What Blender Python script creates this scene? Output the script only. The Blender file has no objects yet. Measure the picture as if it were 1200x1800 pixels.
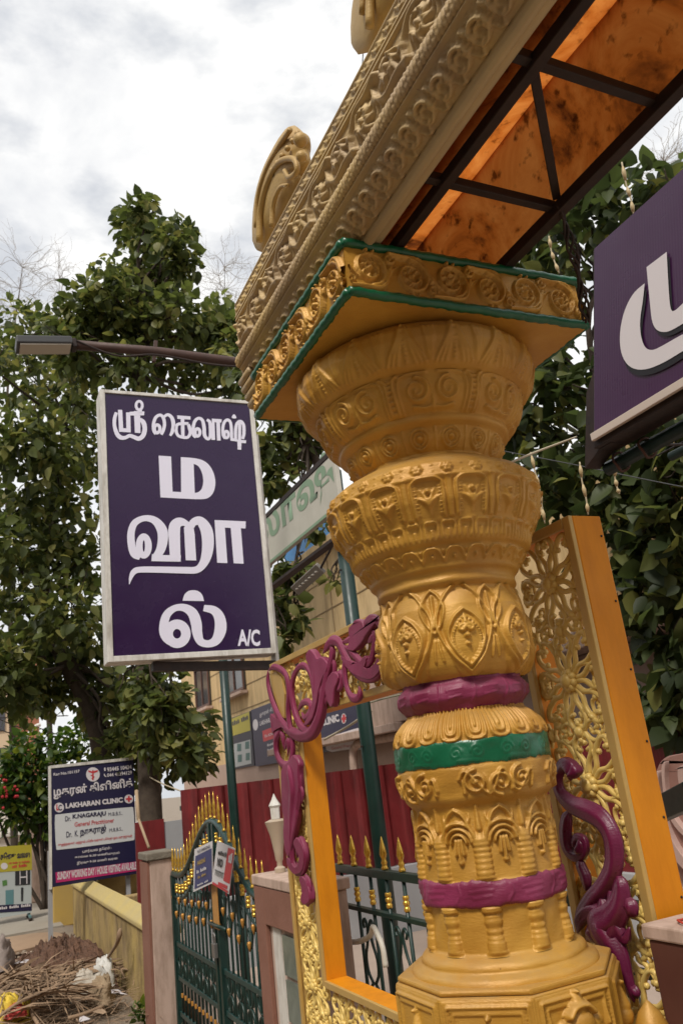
import bpy, bmesh, math, random
import numpy as np
from mathutils import Vector, Matrix
from mathutils.geometry import tessellate_polygon
random.seed(7); rng = np.random.default_rng(7)
sc = bpy.context.scene
COL = sc.collection
R = math.radians
# ------------------------------------------------------------------ camera
FOC, PITCH, ROLL, YAW = 1435.0, R(17.5), R(-7.0), R(25.7)      # focal length in px of a 1200x1800 frame
CAM = np.array([0.0, 0.0, 1.6])
_cy, _sy, _cp, _sp = math.cos(YAW), math.sin(YAW), math.cos(PITCH), math.sin(PITCH)
_F = np.array([_sy*_cp, _cy*_cp, _sp]); _R0 = np.array([_cy, -_sy, 0.0]); _U0 = np.cross(_R0, _F)
_Rt = _R0*math.cos(ROLL) + _U0*math.sin(ROLL); _Up = -_R0*math.sin(ROLL) + _U0*math.cos(ROLL)
def ray(x, y): return _F + _Rt*(x-600)/FOC - _Up*(y-900)/FOC
def at(x, y, axis, val):
    "point where the line of sight through photo pixel (x, y) meets the world plane axis = val"
    d = ray(x, y); return CAM + d*((val-CAM[axis])/d[axis])
cd = bpy.data.cameras.new('camera'); cam = bpy.data.objects.new('camera', cd); COL.objects.link(cam)
cam.matrix_world = Matrix(((_Rt[0], _Up[0], -_F[0], CAM[0]), (_Rt[1], _Up[1], -_F[1], CAM[1]), (_Rt[2], _Up[2], -_F[2], CAM[2]), (0, 0, 0, 1)))
cd.sensor_fit = 'VERTICAL'; cd.sensor_height = 24.0; cd.lens = 24.0*FOC/1800; cd.clip_start = 0.05; cd.clip_end = 3000
cd.dof.use_dof = True; cd.dof.focus_distance = 2.0; cd.dof.aperture_fstop = 7.1
sc.camera = cam
# ------------------------------------------------------------------ sky, sun, exposure
SUN_EL, SUN_AZ = R(52), R(228)          # compass-like azimuth measured from +Y towards +X
w = bpy.data.worlds.new('World'); sc.world = w; w.use_nodes = True
nt = w.node_tree; nt.nodes.clear()
def wn(t, **k):
    n = nt.nodes.new(t)
    for a, b in k.items(): setattr(n, a, b)
    return n
wo = wn('ShaderNodeOutputWorld'); bg = wn('ShaderNodeBackground'); bg.inputs[1].default_value = 0.1
sky = wn('ShaderNodeTexSky', sky_type='NISHITA'); sky.sun_disc = False; sky.sun_elevation = SUN_EL; sky.sun_rotation = SUN_AZ
sky.dust_density = 3.0
tc = wn('ShaderNodeTexCoord'); mp = wn('ShaderNodeMapping'); mp.inputs['Scale'].default_value = (1, 1, 2.2)
n1 = wn('ShaderNodeTexNoise'); n1.inputs['Scale'].default_value = 3.1; n1.inputs['Detail'].default_value = 7; n1.inputs['Roughness'].default_value = .56; n1.inputs['Distortion'].default_value = .5
r1 = wn('ShaderNodeValToRGB'); r1.color_ramp.elements[0].position = .27; r1.color_ramp.elements[1].position = .50
r1.color_ramp.elements[0].color = (.66, .66, .66, 1); r1.color_ramp.elements[1].color = (1, 1, 1, 1)
n2 = wn('ShaderNodeTexNoise'); n2.inputs['Scale'].default_value = 7.5; n2.inputs['Detail'].default_value = 8; n2.inputs['Roughness'].default_value = .55
r2 = wn('ShaderNodeValToRGB'); r2.color_ramp.elements[0].position = .36; r2.color_ramp.elements[1].position = .54
r2.color_ramp.elements[0].color = (5.4, 5.55, 5.8, 1); r2.color_ramp.elements[1].color = (7.9, 7.86, 7.75, 1)
mx = wn('ShaderNodeMix', data_type='RGBA', clamp_factor=True)
L = nt.links.new
L(tc.outputs['Generated'], mp.inputs[0]); L(mp.outputs[0], n1.inputs['Vector']); L(mp.outputs[0], n2.inputs['Vector'])
L(n1.outputs[0], r1.inputs[0]); L(n2.outputs[0], r2.inputs[0])
L(r1.outputs[0], mx.inputs[0]); L(sky.outputs[0], mx.inputs[6]); L(r2.outputs[0], mx.inputs[7])
L(mx.outputs[2], bg.inputs[0]); L(bg.outputs[0], wo.inputs[0])
sd = bpy.data.lights.new('sun', 'SUN'); sd.energy = 2.1; sd.angle = R(12); sd.color = (1, .95, .86)
sun = bpy.data.objects.new('sun', sd); COL.objects.link(sun)
_sd = Vector((math.sin(SUN_AZ)*math.cos(SUN_EL), math.cos(SUN_AZ)*math.cos(SUN_EL), math.sin(SUN_EL)))
sun.rotation_euler = (-_sd).to_track_quat('-Z', 'Y').to_euler(); sun.location = _sd*30
vs = sc.view_settings; vs.view_transform = 'Standard'; vs.look = 'None'; vs.gamma = 1; vs.exposure = 0.48; vs.use_curve_mapping = False
# ------------------------------------------------------------------ materials
MATS = {}
def mat(name, col, rough=.6, metal=0.0, col2=None, nscale=6.0, amount=.5, bump=0.0, bscale=60.0, spec=.5, coat=0.0, island=0.0, detail=6, dist=.01, streak=None):
    if name in MATS: return MATS[name]
    m = bpy.data.materials.new(name); m.use_nodes = True; t = m.node_tree; b = t.nodes['Principled BSDF']
    b.inputs['Base Color'].default_value = (*col, 1); b.inputs['Roughness'].default_value = rough; b.inputs['Metallic'].default_value = metal
    b.inputs['Specular IOR Level'].default_value = spec
    if coat: b.inputs['Coat Weight'].default_value = coat; b.inputs['Coat Roughness'].default_value = .15
    c = t.nodes.new('ShaderNodeTexCoord')
    if col2 is not None:
        n = t.nodes.new('ShaderNodeTexNoise'); n.inputs['Scale'].default_value = nscale; n.inputs['Detail'].default_value = detail; n.inputs['Roughness'].default_value = .62
        t.links.new(c.outputs['Object'], n.inputs['Vector'])
        rp = t.nodes.new('ShaderNodeValToRGB'); rp.color_ramp.elements[0].position = .5-.5*(1-amount)*.6; rp.color_ramp.elements[1].position = .5+.5*(1-amount)*.6+.02
        rp.color_ramp.elements[0].color = (*col, 1); rp.color_ramp.elements[1].color = (*col2, 1)
        t.links.new(n.outputs[0], rp.inputs[0]); out = rp.outputs[0]
        if island:
            g = t.nodes.new('ShaderNodeNewGeometry'); hs = t.nodes.new('ShaderNodeHueSaturation')
            mr = t.nodes.new('ShaderNodeMapRange'); mr.inputs['To Min'].default_value = 1-island; mr.inputs['To Max'].default_value = 1+island
            t.links.new(g.outputs['Random Per Island'], mr.inputs['Value']); t.links.new(mr.outputs[0], hs.inputs['Value']); t.links.new(out, hs.inputs['Color']); out = hs.outputs[0]
        if streak:                              # rain streaks running down the wall
            mpn = t.nodes.new('ShaderNodeMapping'); mpn.inputs['Scale'].default_value = (1, 1, streak[2] if len(streak) > 2 else .22); sn = t.nodes.new('ShaderNodeTexNoise'); sn.inputs['Scale'].default_value = streak[0]*3; sn.inputs['Detail'].default_value = 7; sn.inputs['Roughness'].default_value = .7
            t.links.new(c.outputs['Object'], mpn.inputs[0]); t.links.new(mpn.outputs[0], sn.inputs['Vector'])
            sr = t.nodes.new('ShaderNodeValToRGB'); sr.color_ramp.elements[0].position = .33; sr.color_ramp.elements[1].position = .56; k_ = 1-streak[1]; sr.color_ramp.elements[0].color = (k_, k_*.96, k_*.9, 1); sr.color_ramp.elements[1].color = (1, 1, 1, 1)
            mm = t.nodes.new('ShaderNodeMix'); mm.data_type = 'RGBA'; mm.blend_type = 'MULTIPLY'; mm.inputs[0].default_value = 1
            t.links.new(sn.outputs[0], sr.inputs[0]); t.links.new(out, mm.inputs[6]); t.links.new(sr.outputs[0], mm.inputs[7]); out = mm.outputs[2]
        t.links.new(out, b.inputs['Base Color'])
        mr2 = t.nodes.new('ShaderNodeMapRange'); mr2.inputs['To Min'].default_value = max(.05, rough-.1); mr2.inputs['To Max'].default_value = min(1, rough+.14)
        n3 = t.nodes.new('ShaderNodeTexNoise'); n3.inputs['Scale'].default_value = nscale*3.3; n3.inputs['Detail'].default_value = 4
        t.links.new(c.outputs['Object'], n3.inputs['Vector']); t.links.new(n3.outputs[0], mr2.inputs['Value']); t.links.new(mr2.outputs[0], b.inputs['Roughness'])
    if bump:
        n4 = t.nodes.new('ShaderNodeTexNoise'); n4.inputs['Scale'].default_value = bscale; n4.inputs['Detail'].default_value = 5
        bp = t.nodes.new('ShaderNodeBump'); bp.inputs['Strength'].default_value = bump; bp.inputs['Distance'].default_value = dist
        t.links.new(c.outputs['Object'], n4.inputs['Vector']); t.links.new(n4.outputs[0], bp.inputs['Height']); t.links.new(bp.outputs[0], b.inputs['Normal'])
    MATS[name] = m; return m
def paintmat(name, c1, c2, dust, chip, rough, metal):
    "hand-brushed enamel: two tones, dust lying on upward faces, small chips, brush relief"
    m = bpy.data.materials.new(name); m.use_nodes = True; t = m.node_tree; b = t.nodes['Principled BSDF']; N = t.nodes.new; K = t.links.new; MATS[name] = m
    c = N('ShaderNodeTexCoord'); o = c.outputs['Object']
    def noise(s, d=5, r=.6, vec=o):
        n = N('ShaderNodeTexNoise'); n.inputs['Scale'].default_value = s; n.inputs['Detail'].default_value = d; n.inputs['Roughness'].default_value = r; K(vec, n.inputs['Vector']); return n.outputs[0]
    def ramp(f, a, bb, ca, cb):
        r = N('ShaderNodeValToRGB'); e = r.color_ramp.elements; e[0].position = a; e[1].position = bb; e[0].color = (*ca, 1); e[1].color = (*cb, 1); K(f, r.inputs[0]); return r.outputs[0]
    def mix(f, a, bb):
        x = N('ShaderNodeMix'); x.data_type = 'RGBA'; K(f, x.inputs[0]); K(a, x.inputs[6])
        if isinstance(bb, tuple): x.inputs[7].default_value = (*bb, 1)
        else: K(bb, x.inputs[7])
        return x.outputs[2]
    W1, B1 = (1, 1, 1), (0, 0, 0)
    col = ramp(noise(6, 7), .36, .64, c1, c2)
    g = N('ShaderNodeNewGeometry'); sp = N('ShaderNodeSeparateXYZ'); K(g.outputs['Normal'], sp.inputs[0])
    up = ramp(sp.outputs['Z'], .25, .95, B1, (.55, .55, .55)); dn = ramp(noise(22, 6, .7), .35, .65, (.25, .25, .25), W1)
    mu = N('ShaderNodeMath'); mu.operation = 'MULTIPLY'; K(up, mu.inputs[0]); K(dn, mu.inputs[1]); col = mix(mu.outputs[0], col, dust)
    wash = ramp(noise(2.7, 4), .52, .72, B1, (.22, .22, .22)); col = mix(wash, col, dust)
    col = mix(ramp(noise(46, 4, .7), .70, .74, B1, W1), col, chip)
    K(col, b.inputs['Base Color']); b.inputs['Metallic'].default_value = metal
    rr = N('ShaderNodeMapRange'); rr.inputs['To Min'].default_value = rough-.1; rr.inputs['To Max'].default_value = rough+.2; K(noise(13, 5), rr.inputs['Value']); K(rr.outputs[0], b.inputs['Roughness'])
    mp_ = N('ShaderNodeMapping'); mp_.inputs['Scale'].default_value = (1, 1, 3.5); K(o, mp_.inputs[0])
    bp = N('ShaderNodeBump'); bp.inputs['Strength'].default_value = .28; bp.inputs['Distance'].default_value = .004; K(noise(75, 6, .65, mp_.outputs[0]), bp.inputs['Height']); K(bp.outputs[0], b.inputs['Normal'])
    return m
def leafmat(name, dark, light, yellow):
    m = bpy.data.materials.new(name); m.use_nodes = True; t = m.node_tree; b = t.nodes['Principled BSDF']; o = t.nodes['Material Output']
    g = t.nodes.new('ShaderNodeNewGeometry'); rp = t.nodes.new('ShaderNodeValToRGB')
    rp.color_ramp.elements[0].color = (*dark, 1); rp.color_ramp.elements[1].color = (*yellow, 1); e = rp.color_ramp.elements.new(.72); e.color = (*light, 1)
    t.links.new(g.outputs['Random Per Island'], rp.inputs[0]); t.links.new(rp.outputs[0], b.inputs['Base Color'])
    b.inputs['Roughness'].default_value = .5; b.inputs['Specular IOR Level'].default_value = .35
    tr = t.nodes.new('ShaderNodeBsdfTranslucent'); hs = t.nodes.new('ShaderNodeHueSaturation'); hs.inputs['Value'].default_value = 1.5; hs.inputs['Saturation'].default_value = 1.1
    t.links.new(rp.outputs[0], hs.inputs['Color']); t.links.new(hs.outputs[0], tr.inputs[0])
    ms = t.nodes.new('ShaderNodeMixShader'); ms.inputs[0].default_value = .45
    t.links.new(b.outputs[0], ms.inputs[1]); t.links.new(tr.outputs[0], ms.inputs[2]); t.links.new(ms.outputs[0], o.inputs[0])
    return m
def transmat(name, c1, c2, dark):
    m = bpy.data.materials.new(name); m.use_nodes = True; t = m.node_tree; b = t.nodes['Principled BSDF']; o = t.nodes['Material Output']
    c = t.nodes.new('ShaderNodeTexCoord'); n = t.nodes.new('ShaderNodeTexNoise'); n.inputs['Scale'].default_value = 5; n.inputs['Detail'].default_value = 8; n.inputs['Roughness'].default_value = .65; n.inputs['Distortion'].default_value = .6
    rp = t.nodes.new('ShaderNodeValToRGB'); el = rp.color_ramp.elements; el[0].position = .36; el[0].color = (*dark, 1); el[1].position = .66; el[1].color = (*c1, 1); e = el.new(.47); e.color = (*c2, 1)
    t.links.new(c.outputs['Object'], n.inputs['Vector']); t.links.new(n.outputs[0], rp.inputs[0])
    n2 = t.nodes.new('ShaderNodeTexNoise'); n2.inputs['Scale'].default_value = 32; n2.inputs['Detail'].default_value = 5
    r2 = t.nodes.new('ShaderNodeValToRGB'); r2.color_ramp.elements[0].position = .30; r2.color_ramp.elements[0].color = (.25, .2, .18, 1); r2.color_ramp.elements[1].position = .42; r2.color_ramp.elements[1].color = (1, 1, 1, 1)
    t.links.new(c.outputs['Object'], n2.inputs['Vector']); t.links.new(n2.outputs[0], r2.inputs[0])
    mu = t.nodes.new('ShaderNodeMix'); mu.data_type = 'RGBA'; mu.blend_type = 'MULTIPLY'; mu.inputs[0].default_value = 1
    t.links.new(rp.outputs[0], mu.inputs[6]); t.links.new(r2.outputs[0], mu.inputs[7])
    t.links.new(mu.outputs[2], b.inputs['Base Color']); b.inputs['Roughness'].default_value = .45
    tr = t.nodes.new('ShaderNodeBsdfTranslucent'); t.links.new(mu.outputs[2], tr.inputs[0])
    ms = t.nodes.new('ShaderNodeMixShader'); ms.inputs[0].default_value = .72
    t.links.new(b.outputs[0], ms.inputs[1]); t.links.new(tr.outputs[0], ms.inputs[2]); t.links.new(ms.outputs[0], o.inputs[0])
    return m
GOLD = paintmat('gold_paint', (.44, .212, .026), (.56, .30, .044), (.38, .26, .12), (.20, .085, .02), .42, .15)
GOLD2 = paintmat('gold_paint_aged', (.40, .25, .08), (.50, .33, .11), (.36, .29, .20), (.22, .13, .05), .5, .12)
BEAMG = paintmat('beam_paint', (.38, .265, .145), (.52, .36, .14), (.38, .31, .23), (.24, .15, .08), .5, .1)
BEAMP = mat('beam_pipe_paint', (.40, .30, .17), .45, .05, (.50, .38, .19), 6, .3, .15, 60, dist=.003)
GREEN = mat('green_enamel', (.002, .085, .034), .3, 0, (.004, .115, .05), 14, .3, .3, 50, dist=.004)
PURP = paintmat('magenta_enamel', (.165, .010, .046), (.245, .026, .084), (.22, .09, .12), (.09, .006, .03), .45, 0)
PURPG = paintmat('magenta_gloss', (.095, .006, .034), (.14, .012, .052), (.15, .06, .08), (.05, .004, .018), .27, 0)
ORANGE = mat('orange_board', (.64, .225, .004), .5, 0, (.70, .26, .008), 4, .4, .1, 60, dist=.003, streak=(5, .15), spec=.25)
EDGEG = mat('frame_edge_gold', (.48, .30, .085), .45, .2, (.55, .36, .12), 8, .4)
LATT = mat('lattice_gold', (.68, .47, .12), .42, .08, (.76, .55, .18), 20, .4)
DGREEN = mat('dark_green_steel', (.003, .020, .016), .38, 0, (.006, .032, .025), 12, .4)
SPEAR = mat('spear_gold', (.66, .40, .06), .28, .7, (.72, .46, .09), 20, .5)
BLACKST = mat('rusty_dark_steel', (.016, .010, .009), .6, .2, (.035, .018, .013), 16, .4, .2, 80, dist=.002)
ORTRANS = transmat('orange_fibreglass', (.66, .25, .055), (.46, .125, .018), (.09, .022, .006))
SIGNP = mat('purple_acrylic', (.020, .005, .042), .24, 0, (.025, .007, .048), 3, .3, spec=.45)
SIGNP2 = mat('purple_acrylic_ribbed', (.040, .009, .047), .28, 0, (.048, .012, .055), 3, .3, spec=.5)
WHITEP = mat('white_print', (.72, .70, .82), .4)
WHITEG = mat('white_print_warm', (.62, .58, .60), .4)
BLACKP = mat('black_print', (.004, .003, .006), .4)
SIGNW = mat('sign_case_white', (.70, .68, .64), .45, 0, (.60, .57, .52), 10, .4, streak=(6, .4))
BARK = mat('bark', (.036, .024, .016), .9, 0, (.07, .05, .035), 14, .3, .7, 40)
CREAM = mat('cream_plaster', (.56, .39, .19), .85, 0, (.62, .45, .24), 1.6, .3, .15, 30, streak=(1.4, .35))
PINKW = mat('pink_plaster', (.46, .33, .27), .85, 0, (.52, .38, .31), 2.2, .3, .15, 30, streak=(4, .35))
BROWNW = mat('brown_plaster', (.20, .085, .055), .75, 0, (.25, .115, .08), 5, .3, .2, 40)
DBROWN = mat('dark_brown_paint', (.085, .028, .02), .55, 0, (.11, .04, .03), 5, .3)
YELLW = mat('yellow_stained_plaster', (.46, .33, .10), .9, 0, (.33, .23, .12), 2.6, .2, .5, 45, streak=(1.1, .62, .55))
REDSH = mat('red_sheet_metal', (.145, .010, .012), .5, 0, (.18, .016, .018), 3, .4, streak=(3, .5))
GREYW = mat('grey_plaster', (.36, .36, .37), .85, 0, (.30, .30, .31), 3, .3)
CONC = mat('concrete', (.26, .23, .19), .95, 0, (.33, .29, .24), 2, .25, .4, 60)
DIRT = mat('red_dirt', (.105, .052, .032), .98, 0, (.19, .10, .062), 7, .25, 1.0, 30, dist=.06)
NAVY = mat('navy_print', (.012, .010, .045), .4)
MAGP = mat('magenta_print', (.45, .02, .13), .45)
REDP = mat('red_print', (.50, .03, .04), .45)
DRY = mat('dry_palm', (.20, .125, .075), .85, 0, (.31, .21, .13), 9, .3, island=.35)
# ------------------------------------------------------------------ object helpers
def tag(o, label, cat, group=None, kind=None):
    if label: o['label'] = label
    if cat: o['category'] = cat
    if group: o['group'] = group
    if kind: o['kind'] = kind
    return o
def thing(name, loc, label, cat, group=None):
    o = bpy.data.objects.new(name, None); o.empty_display_size = .1; o.location = [float(v) for v in loc]; COL.objects.link(o)
    return tag(o, label, cat, group)
def wmat(o): return (wmat(o.parent) @ o.matrix_parent_inverse @ o.matrix_basis) if o.parent else o.matrix_basis.copy()
def adopt(o, parent):
    "parent without moving: the object's own transform stays its world transform"
    if parent is not None: o.parent = parent; o.matrix_parent_inverse = wmat(parent).inverted()
    return o
class MB:
    def __init__(s): s.v = []; s.f = []; s.n = 0
    def add(s, v, f):
        v = np.asarray(v, float).reshape(-1, 3); s.v.append(v); o = s.n
        s.f.extend([tuple(int(i)+o for i in q) for q in f]); s.n += len(v); return s
    def box(s, x0, x1, y0, y1, z0, z1):
        return s.add([(x0,y0,z0),(x1,y0,z0),(x1,y1,z0),(x0,y1,z0),(x0,y0,z1),(x1,y0,z1),(x1,y1,z1),(x0,y1,z1)], [(0,3,2,1),(4,5,6,7),(0,1,5,4),(1,2,6,5),(2,3,7,6),(3,0,4,7)])
    def tube(s, pts, rad, sides=8, cap=True, flat=None):
        P = np.asarray(pts, float); n = len(P); rad = np.broadcast_to(np.asarray(rad, float), (n,))
        T = np.gradient(P, axis=0); T /= np.linalg.norm(T, axis=1)[:, None]+1e-12
        up = np.array([0, 0, 1.0]) if abs(T[0][2]) < .9 else np.array([1.0, 0, 0])
        N = np.cross(T[0], up); N /= np.linalg.norm(N); rings = []
        for i in range(n):
            N = N - T[i]*(N @ T[i]); N /= np.linalg.norm(N)+1e-12; B = np.cross(T[i], N)
            a = np.arange(sides)*2*math.pi/sides
            ring = P[i] + rad[i]*(np.cos(a)[:, None]*N + np.sin(a)[:, None]*B)
            rings.append(ring)
        v = np.concatenate(rings); f = []
        for i in range(n-1):
            for k in range(sides):
                k2 = (k+1) % sides; f.append((i*sides+k, i*sides+k2, (i+1)*sides+k2, (i+1)*sides+k))
        if cap: f.append(tuple(range(sides-1, -1, -1))); f.append(tuple((n-1)*sides+k for k in range(sides)))
        return s.add(v, f)
    def bar(s, a, b, w, h, up=(0, 0, 1)):
        "rectangular bar from a to b, w across, h along up"
        a = np.asarray(a, float); b = np.asarray(b, float); t = b-a; t /= np.linalg.norm(t); up = np.asarray(up, float)
        x = np.cross(t, up); x /= np.linalg.norm(x); u = np.cross(x, t); v = []
        for p in (a, b):
            for i, j in ((-1,-1),(1,-1),(1,1),(-1,1)): v.append(p+x*i*w/2+u*j*h/2)
        return s.add(v, [(0,1,2,3),(7,6,5,4),(0,4,5,1),(1,5,6,2),(2,6,7,3),(3,7,4,0)])
    def lathe(s, prof, c=(0, 0, 0), n=16):
        prof = np.asarray(prof, float); v = []; f = []; m = len(prof)
        for r, z in prof:
            for k in range(n): a = 2*math.pi*k/n; v.append((c[0]+r*math.cos(a), c[1]+r*math.sin(a), c[2]+z))
        for i in range(m-1):
            for k in range(n): k2 = (k+1) % n; f.append((i*n+k, i*n+k2, (i+1)*n+k2, (i+1)*n+k))
        f.append(tuple(range(n-1, -1, -1))); f.append(tuple((m-1)*n+k for k in range(n)))
        return s.add(v, f)
    def ball(s, c, r, n=8, m=5, sc3=(1, 1, 1)):
        v = [(0, 0, -1)]; f = []
        for i in range(1, m):
            p = math.pi*i/m-math.pi/2
            for k in range(n): a = 2*math.pi*k/n; v.append((math.cos(p)*math.cos(a), math.cos(p)*math.sin(a), math.sin(p)))
        v.append((0, 0, 1)); e = len(v)-1
        for k in range(n): f.append((0, 1+(k+1) % n, 1+k)); f.append((e, e-n+k, e-n+(k+1) % n))
        for i in range(m-2):
            for k in range(n): a = 1+i*n; f.append((a+k, a+(k+1) % n, a+n+(k+1) % n, a+n+k))
        return s.add(np.array(v)*r*np.array(sc3)+np.array(c), f)
    def prism(s, poly, axis, a, b):
        "closed polygon (2D) in the plane normal to axis, between a and b"
        n = len(poly); v = []
        for d in (a, b):
            for p in poly:
                q = list(p); q.insert(axis, d); v.append(q)
        tri = tessellate_polygon([[Vector((p[0], p[1], 0)) for p in poly]]); f = [t for t in tri]+[(t[2]+n, t[1]+n, t[0]+n) for t in tri]
        for k in range(n): k2 = (k+1) % n; f.append((k, k2, k2+n, k+n))
        return s.add(v, f)
    def grid(s, P):
        ny, nx = P.shape[:2]; i = np.arange(ny*nx).reshape(ny, nx)
        q = np.stack([i[:-1,:-1], i[:-1,1:], i[1:,1:], i[1:,:-1]], -1).reshape(-1, 4)
        return s.add(P.reshape(-1, 3), q)
    def mesh(s, name, smooth=False):
        me = bpy.data.meshes.new(name); me.from_pydata([tuple(p) for p in np.concatenate(s.v)], [], s.f)
        bm = bmesh.new(); bm.from_mesh(me); bmesh.ops.recalc_face_normals(bm, faces=bm.faces); bm.to_mesh(me); bm.free()
        if smooth: me.polygons.foreach_set('use_smooth', np.ones(len(me.polygons), bool))
        return me
    def build(s, name, m, parent=None, smooth=False, bevel=0, sub=0, auto=False):
        me = s.mesh(name, smooth or auto); me.materials.append(m)
        o = bpy.data.objects.new(name, me); COL.objects.link(o); adopt(o, parent)
        if bevel:
            b = o.modifiers.new('bevel', 'BEVEL'); b.width = bevel; b.segments = 2; b.limit_method = 'ANGLE'
        if auto: me.set_sharp_from_angle(angle=R(35))
        if sub: q = o.modifiers.new('sub', 'SUBSURF'); q.levels = sub; q.render_levels = sub
        return o
def gridmesh(name, P, m, parent=None, wrap=False, smooth=True):
    "fast dense quad grid; P is (rows, cols, 3); wrap joins the last column to the first"
    ny, nx = P.shape[:2]; i = np.arange(ny*nx).reshape(ny, nx)
    if wrap: i = np.concatenate([i, i[:, :1]], 1)
    q = np.stack([i[:-1,:-1], i[:-1,1:], i[1:,1:], i[1:,:-1]], -1).reshape(-1, 4)
    me = bpy.data.meshes.new(name); me.vertices.add(ny*nx); me.vertices.foreach_set('co', P.reshape(-1).astype(np.float32))
    me.loops.add(q.size); me.loops.foreach_set('vertex_index', q.reshape(-1).astype(np.int32))
    me.polygons.add(len(q)); me.polygons.foreach_set('loop_start', np.arange(0, q.size, 4, dtype=np.int32))
    me.polygons.foreach_set('use_smooth', np.full(len(q), smooth)); me.update(calc_edges=True); me.validate()
    me.materials.append(m); o = bpy.data.objects.new(name, me); COL.objects.link(o); return adopt(o, parent)
def copy_at(o, loc, parent, rot=None, scale=None):
    c = o.copy(); COL.objects.link(c); c.location = loc
    if rot is not None: c.rotation_euler = rot
    if scale is not None: c.scale = scale
    return adopt(c, parent)
class Inst:
    "one shared mesh placed many times as part objects"
    def __init__(s, name, mb, m, smooth=True, auto=False): s.me = mb.mesh(name, smooth or auto); s.me.materials.append(m); s.name = name; (s.me.set_sharp_from_angle(angle=R(40)) if auto else None)
    def put(s, loc, parent=None, rot=(0, 0, 0), scale=(1, 1, 1), name=None):
        o = bpy.data.objects.new(name or s.name, s.me); COL.objects.link(o); o.location = [float(q) for q in loc]; o.rotation_euler = rot; o.scale = scale
        return adopt(o, parent)
def chaikin(pts, n=2):
    "round a closed outline; points written (x, y, 1) stay sharp"
    P = []
    for p in pts:
        P.append((p[0], p[1], len(p) > 2))
    for _ in range(n):
        Q = []; k = len(P)
        for i in range(k):
            a, b = P[i], P[(i+1) % k]
            if a[2]: Q.append(a)
            else: Q.append((a[0]*.75+b[0]*.25, a[1]*.75+b[1]*.25, False))
            if not b[2]: Q.append((a[0]*.25+b[0]*.75, a[1]*.25+b[1]*.75, False))
        P = Q
    return [(p[0], p[1]) for p in P]
def smooth_line(pts, n=6):
    "Catmull-Rom through the points (any dimension)"
    P = np.asarray(pts, float); P = np.concatenate([2*P[:1]-P[1:2], P, 2*P[-1:]-P[-2:-1]]); out = []
    for i in range(1, len(P)-2):
        for t in np.linspace(0, 1, n, endpoint=False):
            a, b, c, d = P[i-1:i+3]
            out.append(.5*((2*b)+(-a+c)*t+(2*a-5*b+4*c-d)*t*t+(-a+3*b-3*c+d)*t**3))
    out.append(P[-2]); return np.array(out)
def ribbon(pts, n=6):
    "pts (x, y, width) -> list of quads outline polygon"
    S = smooth_line(pts, n); T = np.gradient(S[:, :2], axis=0); T /= np.linalg.norm(T, axis=1)[:, None]+1e-9
    N = np.stack([-T[:, 1], T[:, 0]], 1); h = S[:, 2:3]/2
    return S[:, :2]+N*h, S[:, :2]-N*h
class Print:
    "flat print laid on a plane axis = val, drawn in photo pixels (or in a scaled zoom of it)"
    def __init__(s, axis, val, ox=0, oy=0, k=1.0): s.axis, s.val, s.ox, s.oy, s.k, s.mb, s.lift = axis, val, ox, oy, k, MB(), 0
    def P(s, x, y): return at(s.ox+x/s.k, s.oy+y/s.k, s.axis, s.val-s.lift*.0004)
    def poly(s, outer, holes=(), n=2, raw=False):
        loops = [outer if raw else chaikin(outer, n)]+[h if raw else chaikin(h, n) for h in holes]
        tri = tessellate_polygon([[Vector((p[0], p[1], 0)) for p in l] for l in loops]); flat = [p for l in loops for p in l]
        s.mb.add([s.P(*p) for p in flat], tri); s.lift += 1; return s
    def rib(s, pts, n=6):
        a, b = ribbon(pts, n); m = len(a)
        v = [s.P(*p) for p in a]+[s.P(*p) for p in b]
        s.mb.add(v, [(i, i+1, m+i+1, m+i) for i in range(m-1)]); s.lift += 1; return s
    def ring(s, cx, cy, rx, ry, wd, n=28):
        v = []; f = []
        for k in range(n):
            a = 2*math.pi*k/n; c, q = math.cos(a), math.sin(a)
            v += [s.P(cx+c*(rx-wd/2), cy+q*(ry-wd/2)), s.P(cx+c*(rx+wd/2), cy+q*(ry+wd/2))]
        for k in range(n): j = (k+1) % n; f.append((2*k, 2*j, 2*j+1, 2*k+1))
        s.mb.add(v, f); s.lift += 1; return s
    def disc(s, cx, cy, rx, ry, n=28): return s.poly([(cx+rx*math.cos(2*math.pi*k/n), cy+ry*math.sin(2*math.pi*k/n)) for k in range(n)], raw=True)
    def build(s, name, m, parent): return s.mb.build(name, m, parent)
def text(body, ll, lr, ul, axis, val, m, parent, name='lettering', bold=0.0, shear=0):
    "letters fitted into the photo-pixel parallelogram lower-left, lower-right, upper-left on the plane axis = val"
    c = bpy.data.curves.new('text', 'FONT'); c.body = body; c.size = 1; c.offset = bold; c.resolution_u = 3; c.shear = shear
    o = bpy.data.objects.new('text', c); me = bpy.data.meshes.new_from_object(o); bpy.data.objects.remove(o); bpy.data.curves.remove(c)
    me.name = name; n = len(me.vertices); co = np.zeros(n*3); me.vertices.foreach_get('co', co); co = co.reshape(-1, 3)
    a = co.min(0); b = co.max(0); u = (co[:, 0:1]-a[0])/(b[0]-a[0]); v = (co[:, 1:2]-a[1])/(b[1]-a[1])
    A, B, D = (at(*ll, axis, val), at(*lr, axis, val), at(*ul, axis, val))
    me.vertices.foreach_set('co', (A+u*(B-A)+v*(D-A)).reshape(-1)); me.update()
    me.materials.clear(); me.materials.append(m); ob = bpy.data.objects.new(name, me); COL.objects.link(ob); return adopt(ob, parent)
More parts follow.
